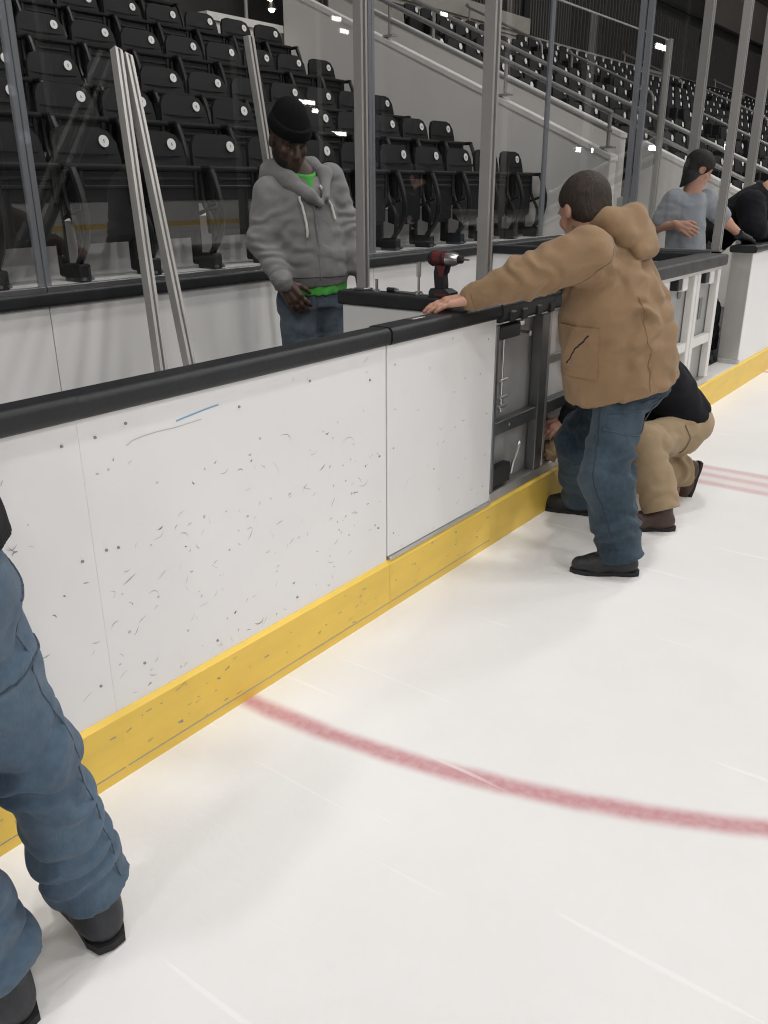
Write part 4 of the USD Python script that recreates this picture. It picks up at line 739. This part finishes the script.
g = top(J, prof, sr, fr, up_, hem, .098, .075, .049, .0075, .010, hem_n=V(.18, -.26, -1), wr2=[((3.10, -.62, .80), (3.45, -.62, 1.05), .20, .008, 5), ((3.05, -.55, 1.2), (3.42, -.62, .98), .16, .008, 6)], fq=9)
ho = obj('hoodie', g, 'tan_fleece', t, True)
hood = blob([C((3.14, -.40, 1.375), (3.24, -.455, 1.385), .044, .050), C((3.24, -.455, 1.385), (3.335, -.41, 1.385), .050, .045), C((3.17, -.455, 1.335), (3.30, -.475, 1.335), .050, .052), C((3.215, -.505, 1.275), (3.285, -.51, 1.28), .036, .040), C((3.14, -.40, 1.385), (3.135, -.29, 1.36), .048, .032), C((3.345, -.42, 1.395), (3.33, -.29, 1.36), .048, .032)], .0075, .035, (), 3, [((3.1, -.45, 1.32), (3.4, -.5, 1.36), .14, .004, 7)], carve=[Ell((3.205, -.325, 1.44), (.085, .095, .09))])
obj('hood', hood, 'tan_fleece', ho, True); cuff(ho, J, 'L', .050, 'tan_rib'); cuff(ho, J, 'R', .050, 'tan_rib')
seam(ho, g, [(3.06, -.52, 1.30), (3.00, -.44, 1.22), (2.98, -.34, 1.16)], 'tan_rib', .0025, name='shoulder_seam'); seam(ho, g, [(3.12, -.56, 1.12), (3.13, -.62, .95), (3.15, -.64, .76)], 'tan_rib', .002, name='side_seam')
pk = patch(g, [((0, -.44, 0), (0, 1, 0)), ((0, -.25, 0), (0, -1, 0)), ((0, 0, .80), (0, 0, 1)), ((0, 0, 1.0), (0, 0, -1)), ((3.28, 0, 0), (-1, 0, 0))], .006); obj('pocket', pk, 'tan_fleece', ho, 40)
seam(ho, g, [(3.08, -.40, .97), (3.06, -.33, .90), (3.07, -.27, .83)], 'rubber', .004, .004, 'pocket_opening')
jn = trousers(J, .085, .100, .103, .088, V(3.30, -.45, .92), sr, fr, up_, .175, .165, .0075, .011, .004, cuffs=.035); je = obj('jeans', jn, 'denim_dark', t, True)
pk = patch(jn, [((2.93, -.6, 0), (.6, -.8, 0)), ((3.245, -.6, 0), (-.6, .8, 0)), ((0, -.5, .575), (-.05, .1, 1)), ((0, -.5, .69), (.1, -.1, -1))], .005, axis=(-.75, -.65, 0)); obj('back_pocket', pk, 'denim_dark', je, 40)
seam(je, jn, [(3.08, -.48, .675), (3.16, -.57, .68), (3.27, -.64, .69), (3.265, -.64, .615), (3.17, -.58, .58), (3.09, -.49, .605), (3.08, -.48, .675)], 'stitch', .0024, .003, name='pocket_stitching')
seam(je, jn, [(3.10, -.44, .70), (3.02, -.47, .55), (2.99, -.50, .40), (3.01, -.56, .25), (3.03, -.60, .12)], 'stitch_dark', name='side_seam'); seam(je, jn, [(3.13, -.62, .715), (3.22, -.69, .715), (3.32, -.69, .72)], 'stitch_dark', name='pocket_seam')
for s in 'LR': shoe(t, J['ank' + s], J['toe' + s], 'black_leather', .105, .95)
# ---- the man in the grey hoodie and black knit cap, behind the boards
J = dict(head=(3.203, 1.252, 1.712), neck=(3.262, 1.236, 1.555), shR=(3.112, 1.312, 1.485), shL=(3.405, 1.175, 1.545), elR=(3.058, 1.335, 1.262), wrR=(3.050, 1.185, 1.074), tipR=(3.105, 1.085, .915), elL=(3.458, 1.12, 1.34), wrL=(3.447, 1.03, 1.125), tipL=(3.435, .98, .961),
         pelvis=(3.285, 1.205, 1.0), hipR=(3.208, 1.24, .96), hipL=(3.362, 1.17, .96), chest=(3.262, 1.235, 1.36), kneeR=(3.185, 1.215, .62), ankR=(3.19, 1.26, .29), toeR=(3.14, 1.15, .22), kneeL=(3.372, 1.13, .62), ankL=(3.39, 1.17, .29), toeL=(3.34, 1.06, .22))
t = person('person', 'bearded person in a grey zip hoodie and black knit cap standing behind the boards', (3.28, 1.2, .2)); fw = V(-.42, -.91, 0)
P, R, eyes, (sr, fr, up_), hd = body(t, J, 'skin_dark', fw, .15, .10, 1.10, face=(-.34, -.84, -.42), gr=dict(palm=(.75, .35, -.1), toward=(-.42, -.91, 0), curl=.32), gl=dict(palm=(-.9, .3, 0), toward=(-.42, -.91, 0), curl=.5))
face_bits(t, eyes, R, 1.1, 'hair_black'); r, f, u = R; s = 1.10
bd = blob([Ell(P(0, .018, -.050), s * V(.064, .073, .072), R), C(P(-.012, .068, -.098), P(.012, .068, -.098), s * .026), C(P(-.028, .082, -.046), P(.028, .082, -.046), s * .008)], .004, .015, [(P(0, .05, -.046), .30 * f + .95 * u), (P(0, -.005, 0), -f)], 2, carve=[C(P(-.018, .095, -.064), P(.018, .095, -.064), s * .012)])
obj('beard', bd, 'hair_black', t, True)
cp = blob([Ell(P(0, -.012, .040), s * V(.088, .106, .100), R), Ell(P(0, -.022, .108), s * V(.066, .080, .060), R)], .0045, .03, [(P(0, .05, .040), -.9 * u - .18 * f)], 3); v = np.array(cp.vertices); nn = np.array(cp.vertex_normals)
an = np.arctan2((v - P(0, 0, 0)) @ r, (v - P(0, 0, 0)) @ f); cp.vertices = v + nn * (.0016 * np.sin(an * 52))[:, None]; ca = obj('knit_cap', cp, 'black_wool', t, True)
cb = blob([Ell(P(0, -.010, .048), s * V(.094, .112, .098), R)], .0045, .02, [(P(0, .05, .036), -.9 * u - .18 * f), (P(0, .05, .082), .9 * u + .18 * f)], 2); obj('cap_cuff', cb, 'black_wool', ca, True)
prof = [(V(3.290, 1.195, 1.02), .165, .125), (V(3.288, 1.195, 1.09), .180, .140), (V(3.280, 1.205, 1.20), .192, .142), (V(3.262, 1.235, 1.37), .196, .136), (V(3.258, 1.243, 1.47), .172, .115), (V(3.26, 1.24, 1.545), .09, .085)]
hem = V(3.29, 1.195, 1.062)
g = top(J, prof, sr, fr, up_, hem, .074, .060, .047, .0065, .0055, hem_n=V(.08, .10, -1)); ho = obj('hoodie', g, 'grey_fleece', t, True)
hood = blob([C((3.165, 1.235, 1.535), (3.17, 1.34, 1.575), .042, .052), C((3.17, 1.34, 1.575), (3.285, 1.36, 1.60), .052, .052), C((3.285, 1.36, 1.60), (3.37, 1.265, 1.60), .050, .042), C((3.37, 1.265, 1.60), (3.335, 1.145, 1.565), .040, .030), C((3.165, 1.235, 1.535), (3.195, 1.125, 1.47), .042, .028), C((3.195, 1.125, 1.47), (3.232, 1.092, 1.43), .026, .018), C((3.335, 1.145, 1.565), (3.268, 1.085, 1.46), .03, .018), C((3.17, 1.36, 1.53), (3.28, 1.40, 1.53), .05, .05)], .0065, .03, (), 3, [((3.15, 1.2, 1.5), (3.3, 1.38, 1.62), .12, .003, 8)])
obj('hood', hood, 'grey_fleece', ho, True)
for sd in 'RL': cuff(ho, J, sd, .047, 'grey_rib', .065)
FD = 4.20
def fp(*pts): return [V(*p) for p in pts]
front = lambda a, z: V(3.265, 1.235, z) + a * sr + .13 * fr
obj('zip', tube(on_surface(g, curve([front(-.0, 1.46), front(-.005, 1.36), front(-.01, 1.22), front(-.015, 1.08)], 26), .003), .0055, 6), 'grey_rib', ho, True)
pk = patch(g, [(front(.145, 1.1), -sr), (front(-.165, 1.1), sr), (V(0, 0, 1.095), (0, 0, 1)), (V(0, 0, 1.235), (0, 0, -1)), (front(.10, 1.235), -sr * .8 - up_ * .45), (front(-.12, 1.235), sr * .8 - up_ * .45)], .007, axis=fr); obj('pocket', pk, 'grey_fleece', ho, 40)
hb = patch(g, [(V(0, 0, 1.092), (0, 0, -1))], .003); obj('hem_band', hb, 'grey_rib', ho, 40)
for pts in ([front(.070, 1.465), front(.055, 1.41), front(.045, 1.35), front(.040, 1.275)], [front(-.055, 1.52), front(-.085, 1.46), front(-.105, 1.40), front(-.112, 1.345)]):
    obj('drawstring', tube(on_surface(g, curve(pts, 20), .012), .0062, 8), 'cord', ho, True)
tee = blob([Loft([(V(3.29, 1.195, .985), .168, .128), (V(3.285, 1.2, 1.2), .17, .12)], sr, fr)], .008, .03, [(V(3.29, 1.195, 1.022), V(.10, .12, -1))], 3, [((3.15, 1.2, 1.0), (3.45, 1.15, 1.02), .2, .006, 9)])
collar = blob([C((3.262, 1.236, 1.47), (3.25, 1.215, 1.575), .075, .064), Ell((3.240, 1.175, 1.475), (.028, .040, .06))], .006, .03, [(V(3.25, 1.2, 1.575), V(-.42 * .45, -.91 * .45, 1))], 2); ts = obj('tee_shirt', tee, 'green_tee', t, True); obj('collar', collar, 'green_tee', ts, True)
jn = trousers(J, .095, .098, .082, .078, V(3.285, 1.205, 1.07), sr, fr, up_,   .165, .122, .0085, .006, .003); je = obj('jeans', jn, 'denim_grey', t, True)
seam(je, jn, [front(.0, 1.03), front(0, .97), front(.0, .92)], 'stitch', .003, name='fly_seam'); seam(je, jn, [front(.06, 1.04), front(.11, 1.0), front(.15, .96)], 'stitch', .0025, name='pocket_seam')
for sd in 'LR': shoe(t, J['ank' + sd], J['toe' + sd], 'brown_leather', .09, .95)
# ---- the crouching person in black reaching into the frame
J = dict(head=(3.80, -.06, .88), neck=(3.905, -.17, .80), shL=(3.835, -.32, .72), shR=(4.11, -.16, .72), elL=(3.79, -.17, .45), wrL=(3.695, -.075, .345), tipL=(3.62, .0, .30), elR=(3.88, -.06, .52), wrR=(3.715, -.035, .435), tipR=(3.61, .035, .40),
         pelvis=(4.11, -.455, .41), hipL=(4.01, -.48, .38), hipR=(4.17, -.39, .38), chest=(4.00, -.30, .65), kneeL=(3.735, -.425, .385), ankL=(3.685, -.545, .125), toeL=(3.615, -.44, .02), kneeR=(3.98, -.25, .11), ankR=(4.205, -.47, .135), toeR=(4.195, -.455, .0))
t = person('person', 'crouching person in a black sweater, khaki trousers and brown boots working on the frame', (3.95, -.4, 0)); fw = V(-.5, .8, -.35)
P, R, eyes, (sr, fr, up_), hd = body(t, J, 'skin_light', fw, .15, .11, 1.0, face=(-.62, .60, -.5), up=(-.35, .35, .85), gr=dict(palm=(.1, .4, -.9), toward=(-.3, .3, 1), curl=.5), gl=dict(palm=(.2, .5, -.8), toward=(-.3, .3, 1), curl=.5))
hair(t, P, R, 1.0, 'hair_brown'); face_bits(t, eyes, R, 1.0); glove(t, J, 'L', 'tan_glove', (.2, .5, -.8), (-.3, .3, 1))
prof = [(V(4.16, -.515, .36), .180, .135), (V(4.115, -.455, .44), .185, .145), (V(4.05, -.36, .58), .19, .15), (V(3.98, -.27, .71), .185, .135), (V(3.93, -.20, .78), .12, .10), (V(3.905, -.17, .82), .07, .07)]
g = top(J, prof, sr, fr, up_, V(4.135, -.485, .42), .085, .068, .046, .0085, .008, hem_n=-up_); sw = obj('sweater', g, 'black_knit', t, True)
for sd in 'LR': cuff(sw, J, sd, .045, 'black_knit')
kh = trousers(J, .105, .108, .088, .083, V(4.08, -.41, .49), sr, fr, up_, .17, .125, .0075, .008, .004, cuffs=.03); kt = obj('trousers', kh, 'khaki', t, True)
pk = patch(kh, [((3.92, 0, 0), (1, 0, 0)), ((4.04, 0, 0), (-1, 0, 0)), ((0, 0, .31), (0, 0, 1)), ((0, 0, .45), (0, 0, -1)), ((0, -.53, 0), (0, -1, 0))], .007); obj('cargo_pocket', pk, 'khaki', kt, 40)
shoe(t, J['ankL'], J['toeL'], 'brown_leather', .125, .92, name='boot'); shoe(t, J['ankR'], (4.195, -.48, -.05), 'brown_leather', .09, .78, name='boot', roll=V(-.70, .65, .30))
# ---- the person at the left edge: jeans and boots in view
J = dict(head=(.40, -.36, 1.67), neck=(.41, -.43, 1.50), shR=(.555, -.44, 1.42), shL=(.265, -.44, 1.42), elR=(.575, -.24, 1.22), wrR=(.53, -.06, 1.115), tipR=(.52, .04, 1.09), elL=(.24, -.24, 1.22), wrL=(.28, -.06, 1.115), tipL=(.29, .04, 1.09),
         pelvis=(.435, -.465, .95), hipR=(.522, -.46, .91), hipL=(.355, -.46, .91), chest=(.42, -.45, 1.30), kneeR=(.628, -.425, .55), ankR=(.727, -.375, .13), toeR=(.76, -.22, .03), kneeL=(.412, -.42, .53), ankL=(.500, -.395, .125), toeL=(.505, -.24, .03))
t = person('person', 'person in mid-blue jeans and dark boots at the left edge of the photo', (.55, -.45, 0)); fw = V(0.05, 1, 0)
P, R, eyes, (sr, fr, up_), hd = body(t, J, 'skin_light', fw, .15, .10, 1.0, face=(.05, .95, -.25), gl=dict(palm=(0, .1, -1), toward=(1, 0, 0)), gr=dict(palm=(0, .1, -1), toward=(-1, 0, 0)))
hair(t, P, R, 1.0, 'hair_brown'); face_bits(t, eyes, R, 1.0)
prof = [(V(.462, -.465, .95), .178, .13), (V(.452, -.462, 1.05), .178, .13), (V(.43, -.45, 1.28), .175, .13), (V(.412, -.44, 1.42), .155, .11), (V(.41, -.43, 1.49), .08, .08)]
g = top(J, prof, sr, fr, up_, V(.475, -.465, .985), .07, .058, .045, .009, .007); sw = obj('sweater', g, 'black_knit', t, True)
jn = trousers(J, .10, .092, .079, .073, V(.432, -.465, 1.03), sr, fr, up_, .165, .13, .006, .010, .014, cuffs=.0); je = obj('jeans', jn, 'denim_mid', t, True)
seam(je, jn, [(.60, -.54, .86), (.65, -.53, .70), (.69, -.50, .55), (.73, -.48, .35), (.76, -.45, .16)], 'stitch', .0016, .0, name='side_seam'); seam(je, jn, [(.64, -.44, .98), (.655, -.50, .93), (.62, -.57, .90)], 'stitch', .0025, name='pocket_seam'); seam(je, jn, [(.70, -.47, .80), (.665, -.53, .77), (.58, -.565, .74), (.52, -.56, .73)], 'stitch', .0028, name='yoke_seam')
for sd in 'LR':
    bt = shoe(t, J['ank' + sd], J['toe' + sd], 'grey_boot', .125, .95, name='boot', w=1.08); a = V(*J['ank' + sd]); obj('pull_tab', bx(a[0] - .012, a[0] + .012, a[1] - .062, a[1] - .054, a[2] - .02, a[2] + .045, .002), 'yellow_trim', bt)
# ---- the person in the blue-grey shirt behind the glass
J = dict(head=(6.625, .40, 1.615), neck=(6.625, .43, 1.465), shR=(6.475, .50, 1.405), shL=(6.775, .36, 1.40), elL=(6.865, .23, 1.25), wrL=(6.945, .125, 1.145), tipL=(7.06, .10, 1.112), elR=(6.44, .60, 1.22), wrR=(6.385, .43, 1.24), tipR=(6.375, .30, 1.19),
         pelvis=(6.685, .44, .97), hipR=(6.575, .48, .93), hipL=(6.755, .41, .93), chest=(6.635, .455, 1.25), kneeR=(6.60, .49, .58), ankR=(6.62, .55, .29), toeR=(6.55, .43, .22), kneeL=(6.89, .275, .60), ankL=(6.94, .265, .29), toeL=(6.82, .21, .22))
t = person('person', 'person in a blue-grey shirt with one black glove behind the far glass', (6.65, .45, .2)); fw = V(.15, -.98, 0)
P, R, eyes, (sr, fr, up_), hd = body(t, J, 'skin_light', fw, .15, .10, 1.0, face=(.55, -.7, -.45), gl=dict(palm=(0, -.1, -1), toward=(-.3, -1, 0)), gr=dict(palm=(.8, 0, -.3), toward=(0, 0, 1)))
hair(t, P, R, 1.0, 'hair_black', .075, -.19, .014, [((0, -.035, -.02), (0, -.005, -.15), .070, .055)]); face_bits(t, eyes, R, 1.0, 'hair_black'); glove(t, J, 'L', 'black_leather', (0, -.1, -1), (-.3, -1, 0))
prof = [(V(6.665, .44, .88), .19, .145), (V(6.66, .44, 1.0), .185, .145), (V(6.635, .455, 1.25), .19, .14), (V(6.628, .445, 1.38), .165, .115), (V(6.625, .43, 1.455), .08, .08)]
g = top(J, prof, sr, fr, up_, V(6.665, .44, .90), .082, .070, .05, .010, .006, sleeve=.2); obj('shirt', g, 'grey_tee', t, True)
jn = trousers(J, .10, .095, .08, .075, V(6.66, .44, 1.04), sr, fr, up_, .165, .125, .010, .007, .004); obj('trousers', jn, 'black_knit', t, True)
for sd in 'LR': shoe(t, J['ank' + sd], J['toe' + sd], 'black_leather', .09, .95)
# ---- the person in black at the right edge, leaning on the far boards
J = dict(head=(7.810, 0.060, 1.60), neck=(7.690, 0.170, 1.47), shR=(7.350, 0.200, 1.36), shL=(7.770, 0.320, 1.38), elR=(7.270, 0.130, 1.185), wrR=(7.510, 0.070, 1.145), tipR=(7.650, 0.060, 1.125), elL=(7.930, 0.160, 1.20), wrL=(7.770, 0.060, 1.145), tipL=(7.650, 0.030, 1.125),
         pelvis=(7.650, 0.660, .97), hipR=(7.560, 0.660, .93), hipL=(7.740, 0.660, .93), chest=(7.570, 0.400, 1.22), kneeR=(7.570, 0.600, .58), ankR=(7.570, 0.680, .29), toeR=(7.580, 0.540, .22), kneeL=(7.750, 0.600, .58), ankL=(7.760, 0.680, .29), toeL=(7.770, 0.540, .22))
t = person('person', 'person in a black jacket leaning over the boards at the right edge', (7.65, .6, .2)); fw = V(.1, -.98, 0)
P, R, eyes, (sr, fr, up_), hd = body(t, J, 'skin_light', fw, .15, .10, 1.0, face=(.3, -.9, -.4), gl=dict(palm=(0, 0, -1), toward=(0, -1, 0)), gr=dict(palm=(0, 0, -1), toward=(0, -1, 0)))
hair(t, P, R, 1.0, 'hair_black'); face_bits(t, eyes, R, 1.0)
prof = [(V(7.650, 0.670, .90), .185, .145), (V(7.640, 0.640, 1.0), .185, .145), (V(7.570, 0.410, 1.22), .22, .16), (V(7.610, 0.250, 1.37), .21, .14), (V(7.690, 0.170, 1.48), .085, .08)]
g = top(J, prof, sr, fr, up_, V(7.650, 0.670, .92), .115, .095, .055, .010, .008); obj('jacket', g, 'black_knit', t, True)
jn = trousers(J, .10, .095, .08, .075, V(7.640, 0.630, 1.04), sr, fr, up_, .165, .125, .010, .007, .004); obj('trousers', jn, 'denim_dark', t, True)
for sd in 'LR': shoe(t, J['ank' + sd], J['toe' + sd], 'black_leather', .09, .95)
